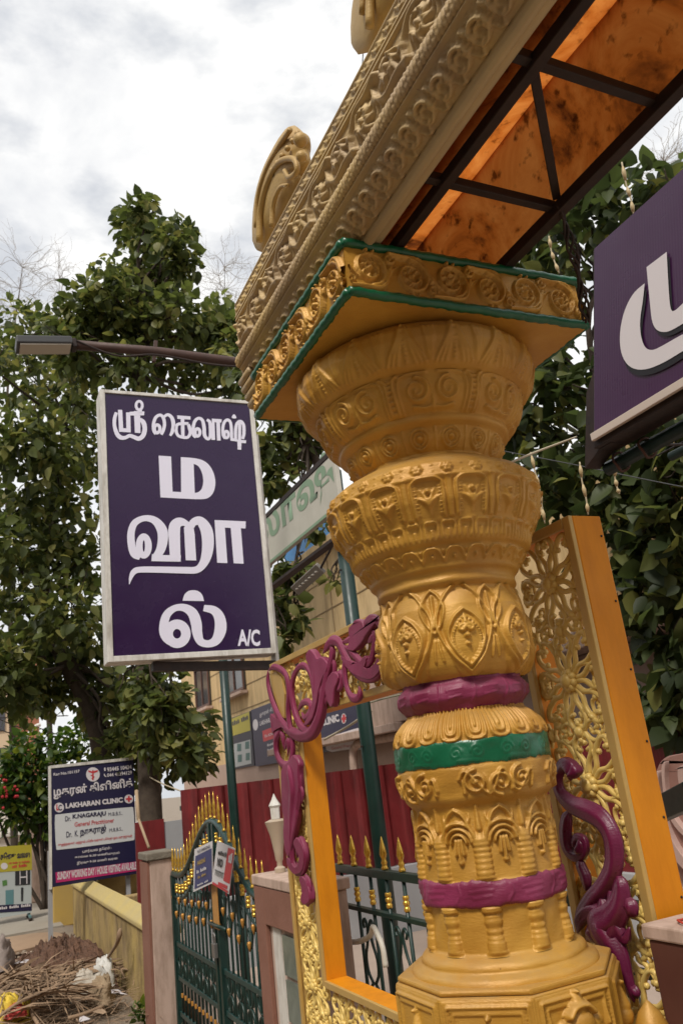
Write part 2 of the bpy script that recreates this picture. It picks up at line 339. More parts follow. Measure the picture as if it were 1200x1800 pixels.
def blurline(ll, lr, ul, axis, val, m, parent, words=(3, 5, 4)):
    "a line of print too small to read in the photograph: word-shaped strokes only"
    q = Print(axis, val); tot = sum(words)+len(words)-1; x = 0; a, b, d = np.array(ll, float), np.array(lr, float), np.array(ul, float)-np.array(ll, float)
    for n in words:
        for k in range(n):
            u0, u1 = (x+k)/tot, (x+k+.72)/tot; h_ = .7+.3*((k*7+n) % 3)/2
            p0, p1 = a+(b-a)*u0, a+(b-a)*u1; q.poly([tuple(p0), tuple(p1), tuple(p1+d*h_), tuple(p0+d*h_)], raw=True)
        x += n+1
    return q.build('small_print', m, parent)
# ------------------------------------------------------------------ relief (carving height fields)
class Relief:
    def __init__(s, W, H, nx, ny): s.W, s.Hh, s.nx, s.ny = W, H, nx, ny; s.h = np.zeros((ny, nx)); s.dx = W/nx; s.dy = H/(ny-1)
    def splat(s, x, y, r, h):
        i0 = int(math.floor((x-r)/s.dx)); i1 = int(math.ceil((x+r)/s.dx)); j0 = max(0, int((y-r)/s.dy)); j1 = min(s.ny-1, int(math.ceil((y+r)/s.dy)))
        if j1 < j0: return
        ii = np.arange(i0, i1+1); jj = np.arange(j0, j1+1)
        d = ((ii*s.dx-x)[None, :]**2+(jj*s.dy-y)[:, None]**2)/(r*r); val = h*np.sqrt(np.clip(1-d, 0, 1))
        sub = s.h[np.ix_(jj, ii % s.nx)]; s.h[np.ix_(jj, ii % s.nx)] = np.maximum(sub, val)
    def stroke(s, pts, r, h, r2=None, n=6, sm=True):
        P = smooth_line(pts, n) if sm else np.asarray(pts, float); seg = np.linalg.norm(np.diff(P, axis=0), axis=1); Lc = np.concatenate([[0], np.cumsum(seg)])
        step = min(s.dx, s.dy, r)*.8; m = max(2, int(Lc[-1]/step))
        for t in np.linspace(0, 1, m):
            q = t*Lc[-1]; x = np.interp(q, Lc, P[:, 0]); y = np.interp(q, Lc, P[:, 1]); rr = r if r2 is None else r+(r2-r)*t
            s.splat(x, y, max(rr, .6*s.dx), h*(rr/r if r2 is not None and rr < r else 1))
    def spiral(s, cx, cy, R0, turns, a0, dirn, r, h, r2=None):
        t = np.linspace(0, 1, 26); a = a0+dirn*2*math.pi*turns*t; rad = R0*(1-t)**.85+R0*.12*t
        s.stroke(np.stack([cx+rad*np.cos(a), cy+rad*np.sin(a)], 1), r, h, r2, sm=False)
    def ring(s, cx, cy, rx, r, h, ry=None):
        a = np.linspace(0, 2*math.pi, 40); s.stroke(np.stack([cx+rx*np.cos(a), cy+(ry or rx)*np.sin(a)], 1), r, h, sm=False)
    def rosette(s, cx, cy, R0, h, n=6):
        for k in range(n): a = 2*math.pi*k/n; s.splat(cx+R0*.62*math.cos(a), cy+R0*.62*math.sin(a), R0*.38, h*.8)
        s.splat(cx, cy, R0*.36, h)
    def leaf(s, x, y, a, Ln, r, h, curl=.5):
        t = np.linspace(0, 1, 9); ang = a+curl*t*t; P = [(x, y)]
        for k in range(1, 9): P.append((P[-1][0]+Ln/8*math.cos(ang[k]), P[-1][1]+Ln/8*math.sin(ang[k])))
        s.stroke(P, r, h, r*.3, sm=False)
def tile(rel, n, flip=False):
    if not flip: return np.tile(rel, (1, n))
    return np.concatenate([rel if k % 2 == 0 else rel[::-1] for k in range(n)], 1)
# ================================================================== SETTING
def struct(o): o['kind'] = 'structure'; return o
g = MB()
n = 70; xs = np.concatenate([np.linspace(-60, -3, 12), np.linspace(-2.5, 1.34, 44), np.linspace(1.5, 60, 14)]); ys = np.concatenate([np.linspace(-30, 4, 12), np.linspace(4.3, 18, 80), np.linspace(20, 400, 24)])
XX, YY = np.meshgrid(xs, ys)
ZZ = -.05+.035*np.sin(XX*2.1+YY*.9)*np.exp(-((XX-.6)/2)**2)+.02*np.sin(YY*2.7+XX*3.3)
ZZ = np.where(XX > 1.4, -.06, ZZ)
struct(gridmesh('ground', np.stack([XX, YY, ZZ], -1), mat('street_ground', (.19, .145, .105), .95, 0, (.27, .22, .17), 1.4, .25, .7, 35, dist=.02)))
# paved apron further up the street and the floor inside the compound
struct(MB().box(-3.0, 1.3, 13.2, 40, -.3, .02).build('pavement', CONC))
struct(MB().box(1.62, 14, -6, 30, -.3, .06).build('compound_floor', mat('pink_floor', (.42, .33, .27), .8, 0, (.36, .28, .23), 2.5, .3)))
# heap of red earth
def mound(name, cx, cy, rx, ry, h, m, seed):
    r = np.random.default_rng(seed); k = 90; th = np.linspace(0, 2*math.pi, k, endpoint=False); rr = np.linspace(0, 1, 30); P = np.zeros((30, k, 3))
    nz = r.normal(0, 1, (30, k)); nz = (nz+np.roll(nz, 1, 1)+np.roll(nz, -1, 1))/3
    for i, q in enumerate(rr):
        wv = 1+.14*np.sin(th*3+seed)+.08*np.sin(th*7)
        P[i, :, 0] = cx+rx*q*wv*np.cos(th); P[i, :, 1] = cy+ry*q*wv*np.sin(th); P[i, :, 2] = -.06+h*(math.cos(q*math.pi)*.5+.5)+nz[i]*.06*(1 if i < 29 else 0)
    return gridmesh(name, P, m, wrap=True)
struct(mound('dirt_mound', 1.0, 10.2, .75, 1.9, .26, DIRT, 3))
struct(mound('dirt_mound', .35, 10.2, 1.0, 1.4, .09, DIRT, 5))
# ------------------------------------------------------------------ boundary wall along the street
wl = thing('boundary_wall', (1.45, 10, 0), 'stained yellow plastered boundary wall with sloping coping beside the dirt heap', 'wall')
MB().box(1.36, 1.52, 6.96, 12.55, -.1, .56).build('wall_body', YELLW, wl, bevel=.012)
MB().prism([(1.335, .56), (1.335, .60), (1.44, .70), (1.56, .60), (1.56, .56)], 1, 6.96, 12.6).build('coping', mat('coping_yellow', (.52, .40, .13), .9, 0, (.42, .34, .18), 3, .25, .4, 40), wl, bevel=.01)
MB().box(1.525, 2.2, 11.3, 11.5, -.1, .70).build('cross_wall', YELLW, wl, bevel=.01)
MB().box(1.525, 2.0, 9.3, 9.5, -.1, .64).build('cross_wall', YELLW, wl, bevel=.01)
tag(MB().box(1.20, 1.62, 13.6, 13.9, -.05, .72).build('wall_pier', mat('ochre_plaster', (.50, .33, .08), .9, 0, (.44, .30, .10), 3, .3), bevel=.015), 'plain ochre wall pier beyond the end of the yellow wall', 'pier')
# ------------------------------------------------------------------ gate piers
p = thing('gate_pier', (1.34, 6.8, 0), 'slim pale pink gate pier with a mossy cement cap at the yellow wall', 'pier', 'gate piers of the compound')
MB().box(1.272, 1.445, 6.66, 6.96, -.12, 1.13).build('shaft', PINKW, p, bevel=.008)
MB().box(1.252, 1.270, 6.67, 6.955, -.12, 1.12).build('side_strip', BROWNW, p)
MB().box(1.245, 1.465, 6.64, 6.98, 1.132, 1.185).build('cap', mat('mossy_cement', (.12, .10, .075), .95, 0, (.22, .19, .15), 12, .3, .6, 50), p, bevel=.008)
p = thing('gate_pier', (1.46, 4.05, 0), 'brown and pink gate pier with a strip of glass blocks behind the lattice frame', 'pier', 'gate piers of the compound')
y0, y1 = 3.66, 4.40
MB().box(1.385, 1.56, y0, y1, -.1, 1.10).build('shaft', PINKW, p, bevel=.006)
MB().box(1.355, 1.575, y0-.012, y1+.01, 1.102, 1.15).build('cap', PINKW, p, bevel=.006)
for a, b, c, d in ((y0, y0+.13, -.1, 1.10), (y1-.15, y1, -.1, 1.10), (y0+.13, y1-.15, .93, 1.10)): MB().box(1.36, 1.384, a, b, c, d).build('brown_border', BROWNW, p, bevel=.004)
GB = mat('glass_block', (.10, .13, .11), .12, 0, (.17, .20, .17), 18, .3, spec=.8)
blk = Inst('glass_block', MB().box(-.008, .008, -.085, .085, -.085, .085), GB, False)
for k in range(5): blk.put((1.381, y0+.31, .82-k*.19), p)
MB().box(1.381, 1.386, y0+.43, y0+.55, -.1, .92).build('pale_strip', SIGNW, p)
p = thing('gate_pier', (1.4, 1.1, 0), 'dark brown gate pier with a pink top beside the orange lattice stile', 'pier', 'gate piers of the compound')
MB().box(1.205, 1.75, .55, 1.385, -.1, 1.225).build('shaft', DBROWN, p, bevel=.006)
MB().box(1.20, 1.76, .54, 1.392, 1.2255, 1.252).build('top_slab', PINKW, p, bevel=.004)
# ------------------------------------------------------------------ cream clinic building behind
b = thing('clinic_building', (6, 12, 0), 'two storey cream plastered building with sign boards behind the red sheet fence', 'building')
MB().box(5.0, 9.5, 8.45, 21, -.1, 4.85).build('wall', CREAM, b)
MB().box(4.93, 5.0-.003, 8.4, 21, -.1, 2.02).build('plinth', mat('mauve_plaster', (.36, .25, .20), .85, 0, (.42, .30, .24), 2, .3), b)
MB().box(4.62, 4.997, 8.9, 13.6, 1.98, 2.08).build('ledge', PINKW, b, bevel=.01)
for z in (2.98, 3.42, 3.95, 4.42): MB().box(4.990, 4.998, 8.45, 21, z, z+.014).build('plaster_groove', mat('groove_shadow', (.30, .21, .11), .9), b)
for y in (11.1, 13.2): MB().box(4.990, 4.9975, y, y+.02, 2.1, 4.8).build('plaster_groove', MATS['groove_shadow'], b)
MB().box(4.85, 9.6, 8.3, 21.1, 4.86, 4.97).build('parapet_slab', CREAM, b, bevel=.01)
def window(par, X, ya, yb, za, zb):
    wd = MB().box(X-.03, X, ya, yb, za, zb).build('window', mat('window_glass', (.03, .035, .04), .1, spec=.8), par)
    f = MB(); t = .05
    f.box(X-.06, X-.0305, ya, ya+t, za, zb).box(X-.06, X-.0305, yb-t, yb, za, zb).box(X-.06, X-.0305, ya+t, yb-t, za, za+t).box(X-.06, X-.0305, ya+t, yb-t, zb-t, zb).box(X-.055, X-.0305, (ya+yb)/2-.02, (ya+yb)/2+.02, za+t, zb-t)
    f.build('frame', mat('window_frame_brown', (.10, .045, .03), .5), wd)
    MB().box(X-.16, X-.001, ya-.1, yb+.1, za-.09, za-.03).build('sill', PINKW, wd, bevel=.006)
window(b, 4.988, 15.6, 16.9, 3.35, 4.3); window(b, 4.988, 18.2, 19.4, 3.35, 4.3)
MB().box(4.72, 4.929, 8.75, 9.75, 2.082, 3.25).build('column', PINKW, b, bevel=.01)
# lower mauve wing on the right
MB().box(5.6, 9.5, 2.0, 8.44, -.1, 2.42).build('wing_wall', mat('mauve_wall', (.30, .22, .19), .85, 0, (.36, .27, .23), 2, .3, .15, 30), b)
MB().box(5.2, 9.6, 1.9, 8.42, 2.43, 2.60).build('wing_ledge', PINKW, b, bevel=.012)
MB().box(5.7, 9.5, 2.0, 8.44, 2.605, 4.4).build('wing_upper_wall', CREAM, b)
MB().tube(smooth_line([(4.78, 10.55, 1.0), (4.78, 10.5, 1.75), (4.78, 10.38, 1.9), (4.78, 10.1, 1.93), (4.78, 8.6, 1.93)], 6), .055, 10).build('drain_pipe', PINKW, b, smooth=True)
# blue sheet on the roof
tag(MB().box(5.2, 8.2, 9.6, 13.4, 4.972, 5.62).build('roof_sheet', mat('blue_sheet', (.02, .16, .42), .5, 0, (.03, .22, .50), 3, .3), bevel=.01), 'bright blue sheet wall standing on the cream roof', 'sheet')
# boards on its wall
def board(name, label, px, X, m, cat='sign'):
    "flat board on the wall X from photo pixels: top-left, top-right, bottom-right, bottom-left"
    q = [at(x, y, 0, X) for x, y in px]
    o = thing(name, (X, float(np.mean([c[1] for c in q])), float(min(c[2] for c in q))), label, cat)
    ya, yb = min(c[1] for c in q), max(c[1] for c in q); za, zb = (q[2][2]+q[3][2])/2, (q[0][2]+q[1][2])/2
    MB().box(X+.004, X+.04, ya, yb, za, zb).build('panel', m, o, bevel=.004)
    return o
bx = 4.90
o = board('wall_board', 'yellow and dark notice board on the cream wall behind the thin green pole', [(406, 1262), (439, 1250), (443, 1346), (410, 1353)], bx, mat('dark_slate', (.03, .03, .045), .5))
Print(0, bx).poly([(406, 1264), (438, 1251), (440, 1284), (408, 1294)], raw=True).build('yellow_band', mat('olive_yellow', (.42, .36, .04), .5), o)
Print(0, bx).poly([(411, 1308), (440, 1300), (442, 1342), (412, 1349)], raw=True).build('pale_panel', mat('pale_print', (.40, .42, .42), .5), o)
q = Print(0, bx-.002)
for x, y in ((417, 1308), (431, 1304), (418, 1327), (432, 1324)): q.poly([(x, y), (x+7, y-1), (x+7, y+12), (x, y+13)], raw=True)
q.build('picture', mat('teal_print', (.06, .14, .13), .5), o)
blurline((409, 1276), (437, 1264), (408, 1268), 0, bx-.002, NAVY, o, (4, 4))
o = board('wall_board', 'navy clinic notice board with a red panel on the cream wall', [(441, 1248), (500, 1226), (502, 1337), (449, 1349)], bx-.03, NAVY)
Print(0, bx-.03).poly([(461, 1285), (500, 1270), (500, 1292), (463, 1304)], raw=True).build('red_panel', REDP, o)
Print(0, bx-.03).disc(449, 1274, 4.5, 10).build('emblem_disc', WHITEG, o)
text('LAKHARAN CLINIC', (457, 1276), (500, 1261), (456, 1268), 0, bx-.031, WHITEG, o, bold=.03)
text('ழகரன் கிளினிக்', (457, 1262), (498, 1246), (456, 1252), 0, bx-.031, WHITEG, o, bold=.02)
text('Dr. K.NAGARAJU', (466, 1298), (498, 1287), (465, 1292), 0, bx-.032, WHITEG, o, bold=.02)
for k in range(3): blurline((470, 1312+k*9), (498, 1304+k*9), (470, 1308+k*9), 0, bx-.031, WHITEG, o, (5, 4))
o = board('wall_board', 'torn navy clinic board with a white panel above the drain pipe', [(555, 1258), (664, 1222), (672, 1303), (560, 1325)], bx-.03, NAVY)
Print(0, bx-.03).poly([(571, 1301), (575, 1296), (640, 1276), (650, 1276), (660, 1310), (640, 1316), (628, 1319), (610, 1317), (574, 1324)], n=1).build('white_panel', WHITEG, o)
text('LAKHARAN CLINIC', (518, 1290), (597, 1268), (516, 1278), 0, bx-.031, WHITEG, o, bold=.05)
text('Dr. K.NAGARAJU M.B.B.S.', (575, 1310), (640, 1298), (574, 1301), 0, bx-.032, NAVY, o, bold=.02)
text('General Practitioner', (582, 1318), (634, 1310), (582, 1313), 0, bx-.032, REDP, o)
q = Print(0, bx-.031).disc(604, 1263, 4.5, 9); q.build('emblem_disc', WHITEG, o)
Print(0, bx-.033).poly([(602, 1256), (606, 1256), (606, 1270), (602, 1270)], raw=True).poly([(600, 1261), (608, 1260), (608, 1265), (600, 1266)], raw=True).build('red_cross', REDP, o)
# ------------------------------------------------------------------ red sheet fence
def sheet_run(par, a, b, along, c, z0, z1, pitch=.24):
    "trapezoid-ribbed sheets, one part per sheet of about 0.96 m"
    x = a; s = 1 if b > a else -1
    while (b-x)*s > .05:
        e = x+s*min(.96, abs(b-x)); m = max(2, int(abs(e-x)/.02)); P = np.zeros((2, m, 3)); u = np.linspace(x, e, m)
        ph = (np.abs(u-a) % pitch)/pitch; d = np.clip((np.abs(ph-.5)-.12)/.10, 0, 1)*.028
        for i, z in enumerate((z0, z1)):
            P[i, :, along] = u; P[i, :, 1-along] = c+d+(.003 if int(abs(x-a)/.96) % 2 else 0); P[i, :, 2] = z+random.uniform(-.012, .012)
        sh = gridmesh('sheet', P, REDSH, par, smooth=False); so = sh.modifiers.new('solid', 'SOLIDIFY'); so.thickness = .0015
        x = e
rf = thing('sheet_fence', (3, 7.8, .6), 'dark red ribbed sheet metal fence standing in front of the cream building', 'fence')
sheet_run(rf, 1.80, 4.40, 0, 7.80, .66, 1.615); sheet_run(rf, 7.80, 1.4, 1, 4.42, .66, 1.60)
MB().bar((1.8, 7.87, .9), (4.4, 7.87, .9), .04, .04).bar((1.8, 7.87, 1.45), (4.4, 7.87, 1.45), .04, .04).build('rail', DGREEN, rf)
pw = thing('low_wall', (3, 7.85, 0), 'low pale grey plastered wall under the red sheets', 'wall')
MB().box(1.80, 4.40, 7.76, 7.90, -.05, .655).build('wall_body', GREYW, pw, bevel=.006)
MB().box(4.402, 4.54, 1.4, 7.90, -.05, .655).build('wall_body', GREYW, pw, bevel=.006)
o = thing('leaning_sheet', (1.72, 8.6, .4), 'red sheet with a pale edge leaning by the tree trunk', 'sheet')
MB().box(1.52, 1.80, 8.60, 8.63, .6, 1.36).build('red_sheet', REDSH, o); MB().box(1.80, 1.98, 8.61, 8.635, .6, 1.33).build('grey_sheet', GREYW, o)
# ------------------------------------------------------------------ far street end
h = thing('street_house', (0, 30, 0), 'tall narrow cream house far up the street', 'building')
MB().box(-.4, 1.6, 34, 44, -.1, 6.2).build('wall', mat('far_cream', (.50, .36, .24), .9, 0, (.56, .42, .28), .8, .3), h)
MB().box(1.6, 2.6, 34.5, 44, -.1, 7.2).build('stair_tower', mat('far_brick', (.33, .12, .07), .9, 0, (.4, .17, .1), 1.5, .3), h)
wi = Inst('window', MB().box(-.35, .35, -.03, .03, -.5, .5), mat('far_window', (.06, .06, .07), .3), False)
for x in (.1, 1.0):
    for z in (1.6, 3.4, 5.0): wi.put((x, 33.98, z), h)
MB().box(-.5, 1.7, 33.7, 34, 2.7, 2.85).build('ledge', PINKW, h); MB().box(-.5, 1.7, 33.8, 44.1, 6.21, 6.4).build('parapet', PINKW, h)
h = thing('street_house', (-3, 26, 0), 'pale grey flat roofed house at the end of the street', 'building')
MB().box(-8, -.5, 40, 52, -.1, 5.6).build('wall', mat('far_grey', (.42, .42, .41), .9, 0, (.5, .49, .47), .8, .3), h)
for x in (-2, -3.6, -5.2):
    for z in (1.7, 3.9): wi.put((x, 39.98, z), h)
MB().box(-8.1, -.45, 39.6, 52, 5.61, 5.8).build('parapet', GREYW, h)
h = thing('white_house', (0, 22, 0), 'low white house wall with a balustrade behind the banner stand', 'building')
MB().box(-3, 1.25, 22.4, 27, -.1, 1.05).build('wall', mat('whitewash', (.60, .55, .50), .9, 0, (.52, .46, .40), 1.5, .3), h)
MB().box(-3, 1.3, 22.3, 22.5, 1.85, 1.97).build('rail', SIGNW, h); MB().box(-3, 1.3, 22.3, 22.5, 1.06, 1.14).build('rail', SIGNW, h)
bal = Inst('baluster', MB().box(-.035, .035, -.035, .035, 1.14, 1.85), SIGNW, False)
for k in range(21): bal.put((1.2-k*.2, 22.4, 0), h)
MB().box(-3, 1.25, 26.5, 27, 1.06, 3.0).build('back_wall', MATS['whitewash'], h)
MB().box(-.2, .9, 26.47, 26.498, 1.1, 2.3).build('window', MATS['window_glass'], h)
o = thing('side_gate', (1.3, 17, 0), 'black sheet gate leaf beside the ochre pier', 'gate')
MB().box(1.30, 1.72, 16.9, 16.96, .03, 1.75).build('leaf', mat('black_sheet', (.012, .012, .013), .5), o)
MB().box(1.0, 1.28, 16.85, 17.05, .02, 1.5).build('post', PINKW, o, bevel=.02)
MB().tube(smooth_line([(1.30, 16.85, .95), (1.40, 16.84, .8), (1.55, 16.84, .55), (1.7, 16.84, .45)], 5), .012, 6).build('chain', SIGNW, o)
# ------------------------------------------------------------------ houses on the other side of the street (behind the photographer)
FAC = mat('opposite_plaster', (.40, .33, .25), .9, 0, (.33, .27, .21), .7, .3)
for k, (x0, x1, y0, y1, hh, lab) in enumerate(((-11, -6.2, -9, 1.5, 6.5, 'plain brown plastered house across the street from the arch'), (-12, -6.8, 2.2, 11, 8.2, 'taller plastered house across the street from the gate'), (-11, -6.4, 11.6, 21, 6.0, 'low plastered house across the street from the clinic board'), (-4.5, 5.5, -17, -10, 7.0, 'plastered house down the street behind the pier'))):
    h = thing('street_house', ((x0+x1)/2, (y0+y1)/2, 0), lab, 'building')
    MB().box(x0, x1, y0, y1, -.1, hh).build('wall', FAC, h); MB().box(x0-.2, x1+.2, y0-.2, y1+.2, hh+.002, hh+.25).build('roof_slab', PINKW, h)
    if k < 3:
        for y in np.arange(y0+1.2, y1-1, 2.6):
            for z in (1.7, 4.5): MB().box(x1-.05, x1+.03, y, y+1.1, z-.6, z+.7).build('window', MATS['window_glass'], h)
    else:
        for x in np.arange(x0+1.2, x1-1, 2.6):
            for z in (1.7, 4.5): MB().box(x, x+1.1, y1-.05, y1+.03, z-.6, z+.7).build('window', MATS['window_glass'], h)
# ================================================================== ORNATE PILLAR
AX, AY = .997, 1.575
pil = thing('arch_pillar', (AX, AY, 0), 'gold painted carved pillar with magenta and green bands carrying the entrance arch', 'pillar')
PROF = [(2.513,.262),(2.505,.276),(2.487,.287),(2.462,.289),(2.432,.281),(2.408,.264),(2.401,.249),(2.395,.246),(2.37,.241),(2.345,.229),(2.328,.214),(2.319,.203),(2.315,.206),(2.306,.204),(2.299,.192),(2.294,.186),(2.27,.179),(2.252,.167),(2.244,.160),(2.237,.166),(2.226,.188),(2.207,.224),(2.197,.236),(2.192,.242),(2.166,.247),(2.163,.251),(2.159,.250),(2.155,.245),(2.11,.236),(2.077,.219),(2.072,.218),(2.066,.211),(2.042,.205),(2.032,.201),(2.026,.190),(2.016,.188),(2.008,.180),(1.992,.171),(1.984,.170),(1.977,.160),(1.967,.157),(1.957,.160),(1.950,.155),(1.944,.148),(1.90,.152),(1.85,.159),(1.81,.159),(1.78,.151),(1.764,.141),(1.754,.129),(1.750,.128),(1.744,.137),(1.730,.143),(1.714,.141),(1.702,.130),(1.694,.122),(1.688,.124),(1.68,.137),(1.662,.153),(1.643,.161),(1.629,.162),(1.626,.165),(1.60,.165),(1.588,.164),(1.584,.161),(1.579,.164),(1.553,.163),(1.532,.158),(1.522,.157),(1.514,.151),(1.506,.142),(1.498,.139),(1.45,.137),(1.40,.138),(1.372,.140),(1.368,.140),(1.3665,.147),(1.345,.1475),(1.3265,.147),(1.3245,.138),(1.28,.137),(1.240,.139),(1.236,.150),(1.229,.162),(1.220,.166),(1.214,.164),(1.211,.180),(1.204,.186),(1.195,.188)]
_pz = np.array([a for a, _ in PROF][::-1]); _pr = np.array([b for _, b in PROF][::-1])
NT = 720
def ring_part(name, z0, z1, m, relief=None, N=1, amp=1.35, wob=.0007, rag=0):
    ny = max(6, int((z1-z0)/.0024)); z = np.linspace(z0, z1, ny)
    k = np.linspace(-.003, .003, 7); rr = np.mean([np.interp(z+d, _pz, _pr) for d in k], 0)
    H = np.zeros((ny, NT))
    if relief:
        Rl = Relief(2*math.pi*float(np.mean(rr))/N, z1-z0, NT//N, ny); relief(Rl); H = np.tile(Rl.h, (1, N))*amp
        H = (H+np.roll(H, 1, 1)+np.roll(H, -1, 1))/3
    th = np.arange(NT)*2*math.pi/NT
    wv = wob*(np.sin(th*5+z[:, None]*60)+np.sin(th*11-z[:, None]*90))
    rad = rr[:, None]+H+wv
    Zg = np.broadcast_to(z[:, None], rad.shape).copy()
    if rag:                                     # ragged brush edge of a painted band, lapping over its neighbours
        for sgn, rows in ((1, slice(-3, None)), (-1, slice(0, 3))):
            e_ = rng.normal(0, 1, NT); e_ = np.convolve(np.concatenate([e_[-6:], e_, e_[:6]]), np.ones(9)/9, 'same')[6:-6]+.5*np.sin(th*7+z0*99)+.3*rng.random(NT)
            Zg[rows] += sgn*rag*np.clip(.6+e_, -.2, 2)[None, :]
        rad = rad+.0014
    P = np.stack([AX+rad*np.cos(th), AY+rad*np.sin(th), Zg], -1)
    return gridmesh(name, P, m, pil, wrap=True)
def colon(Rl, cx, y0, y1, fn, h):
    xx = (np.arange(Rl.nx)*Rl.dx-cx+Rl.W/2) % Rl.W-Rl.W/2
    for j in range(Rl.ny):
        t = (j*Rl.dy-y0)/(y1-y0)
        if 0 <= t <= 1:
            wd = fn(t); Rl.h[j] = np.maximum(Rl.h[j], h*(wd/.016)*np.sqrt(np.clip(1-(xx/wd)**2, 0, 1)))
def rl_lotus(q):
    W, H = q.W, q.Hh
    for a in (0, .13, .26): q.stroke([(W*(.10+a*.8), H*.10), (W*(.5-(.38-a)*.42), H*.52), (W*.5, H*(.90-a*.9)), (W*(.5+(.38-a)*.42), H*.52), (W*(.90-a*.8), H*.10)], .0034, .006-.006*a)
    for k in range(6): q.splat(W*.5, H*(.14+.07*k), .004, .005)
    for a in (-.09, 0, .09): q.stroke([(W*(a*.4), H*.12), (W*a, H*.80)], .0032, .0045)
def rl_scrollpair(q):
    W, H = q.W, q.Hh
    for s in (-1, 1):
        q.spiral(W*(.5+s*.19), H*.52, H*.33, 1.8, math.pi/2 if s > 0 else math.pi/2, s, .0042, .0075, .0026)
        q.stroke([(W*(.5+s*.04), H*.12), (W*(.5+s*.12), H*.10), (W*(.5+s*.26), H*.16)], .0036, .006)
        q.stroke([(W*(.5+s*.45), H*.05), (W*(.5+s*.455), H*.8), (W*(.5+s*.40), H*.95)], .0042, .007)
        q.stroke([(W*(.5+s*.40), H*.05), (W*(.5+s*.405), H*.7), (W*(.5+s*.33), H*.93), (W*(.5+s*.06), H*.95)], .0030, .005)
    for k in range(7): q.splat(0, H*(.08+.13*k), .0045, .006)
    q.leaf(W*.5, H*.1, math.pi/2, H*.34, .006, .006, 0)
def rl_circles(q):
    W, H = q.W, q.Hh; q.ring(W/2, H*.5, H*.40, .0026, .005); q.ring(W/2, H*.5, H*.25, .0024, .0055); q.splat(W/2, H*.5, H*.13, .007); q.stroke([(0, H*.05), (0, H*.95)], .002, .003)
def rl_rosettes(q): q.rosette(q.W/2, q.Hh*.5, q.Hh*.42, .007); [q.splat(0, q.Hh*a, .0024, .003) for a in (.25, .75)]
def rl_panels(q):
    W, H = q.W, q.Hh
    q.stroke([(W*.16, H*.06), (W*.15, H*.72), (W*.26, H*.90), (W*.5, H*.93), (W*.74, H*.90), (W*.85, H*.72), (W*.84, H*.06)], .0034, .0065)
    for t in np.linspace(.12, .75, 9):
        for s in (.235, .765): q.splat(W*s, H*t, .0025, .005)
    for a in (-.75, -.3, .3, .75): q.leaf(W*.5, H*.30, math.pi/2+a, H*.42, .0062, .0075, a)
    q.leaf(W*.5, H*.42, -math.pi/2, H*.34, .0055, .007, 0); q.splat(W*.5, H*.62, .006, .008)
    for s in (-.03, .03): q.stroke([(W*s, H*.04), (W*s, H*.96)], .0028, .006)
def rl_key(q):
    W, H = q.W, q.Hh
    q.stroke([(W*.15, H*.2), (W*.15, H*.8), (W*.5, H*.86), (W*.85, H*.8), (W*.85, H*.2)], .0022, .0045); q.stroke([(W*.5, H*.2), (W*.5, H*.55)], .0024, .004)
def rl_scallop(q):
    W, H = q.W, q.Hh; q.stroke([(0, H*.3), (W*.25, H*.75), (W*.5, H*.82), (W*.75, H*.75), (W, H*.3)], .0026, .0045); q.splat(W*.5, H*.45, .004, .0045); q.splat(0, H*.7, .0026, .004)
def rl_petals(q):
    W, H = q.W, q.Hh
    def almond(cx, c0, hw, y0, y1, r, h):
        for s in (-1, 1): q.stroke([(cx, y0), (cx+s*hw*.62, y0+(y1-y0)*.22), (cx+s*hw, y0+(y1-y0)*.55), (cx+s*hw*.6, y0+(y1-y0)*.84), (cx, y1)], r, h)
    xx = (np.arange(q.nx)*q.dx-W/2)/(W/2); yy = np.linspace(0, 1, q.ny)[:, None]
    lobe = np.clip(1-(np.abs(xx)[None, :]/np.clip(.25+.9*np.sqrt(np.clip(yy, 0, 1))-.35*yy, .05, 1))**2, 0, 1)**.5*.009*np.clip((.95-yy)*6, 0, 1); q.h = np.maximum(q.h, lobe)
    base = q.h.copy(); q.h[:] = 0
    almond(W*.5, 0, W*.46, H*.03, H*1.05, .0036, .006); almond(W*.5, 0, W*.29, H*.10, H*.72, .0034, .006)
    for s in (-1, 1):
        for t in np.linspace(.04, .96, 16):
            y = H*(.14+.50*t); x = W*.5+s*W*.22*math.sin(math.pi*min(1, t*1.02))**.75; q.splat(x, y, .0025, .0052)
    q.spiral(W*.445, H*.50, W*.075, 1.2, 0, 1, .0034, .006); q.spiral(W*.555, H*.50, W*.075, 1.2, math.pi, -1, .0034, .006); q.splat(W*.5, H*.42, .006, .008); q.splat(W*.5, H*.33, .0042, .007); q.leaf(W*.5, H*.57, math.pi/2, H*.10, .005, .006, 0)
    for s in (-1, 1):
        almond(0, 0, W*.2, H*.48, H*.98, .0030, .0052); q.stroke([(0, H*.56), (0, H*.9)], .004, .005)
        q.stroke([(W*(.5+s*.43), H*.18), (W*(.5+s*.47), H*.40)], .0026, .004)
    q.h = q.h+base
def rl_wrap(q):
    W, H = q.W, q.Hh
    q.stroke([(W*.2, H*.18), (W*.30, H*.5), (W*.28, H*.85)], .0028, .003); q.stroke([(W*.55, H*.35), (W*.9, H*.42)], .0025, .0026); q.stroke([(W*.5, H*.62), (W*.95, H*.66)], .0025, .0024)
def rl_dome(q):
    W, H = q.W, q.Hh
    q.stroke([(W*.10, H*1.0), (W*.12, H*.25), (W*.26, H*.09), (W*.5, H*.06), (W*.74, H*.09), (W*.88, H*.25), (W*.90, H*1.0)], .0030, .0048)
    q.stroke([(W*.28, H*.98), (W*.30, H*.34), (W*.5, H*.22), (W*.70, H*.34), (W*.72, H*.98)], .0024, .0036); q.stroke([(W*.5, H*.98), (W*.5, H*.42)], .0022, .003)
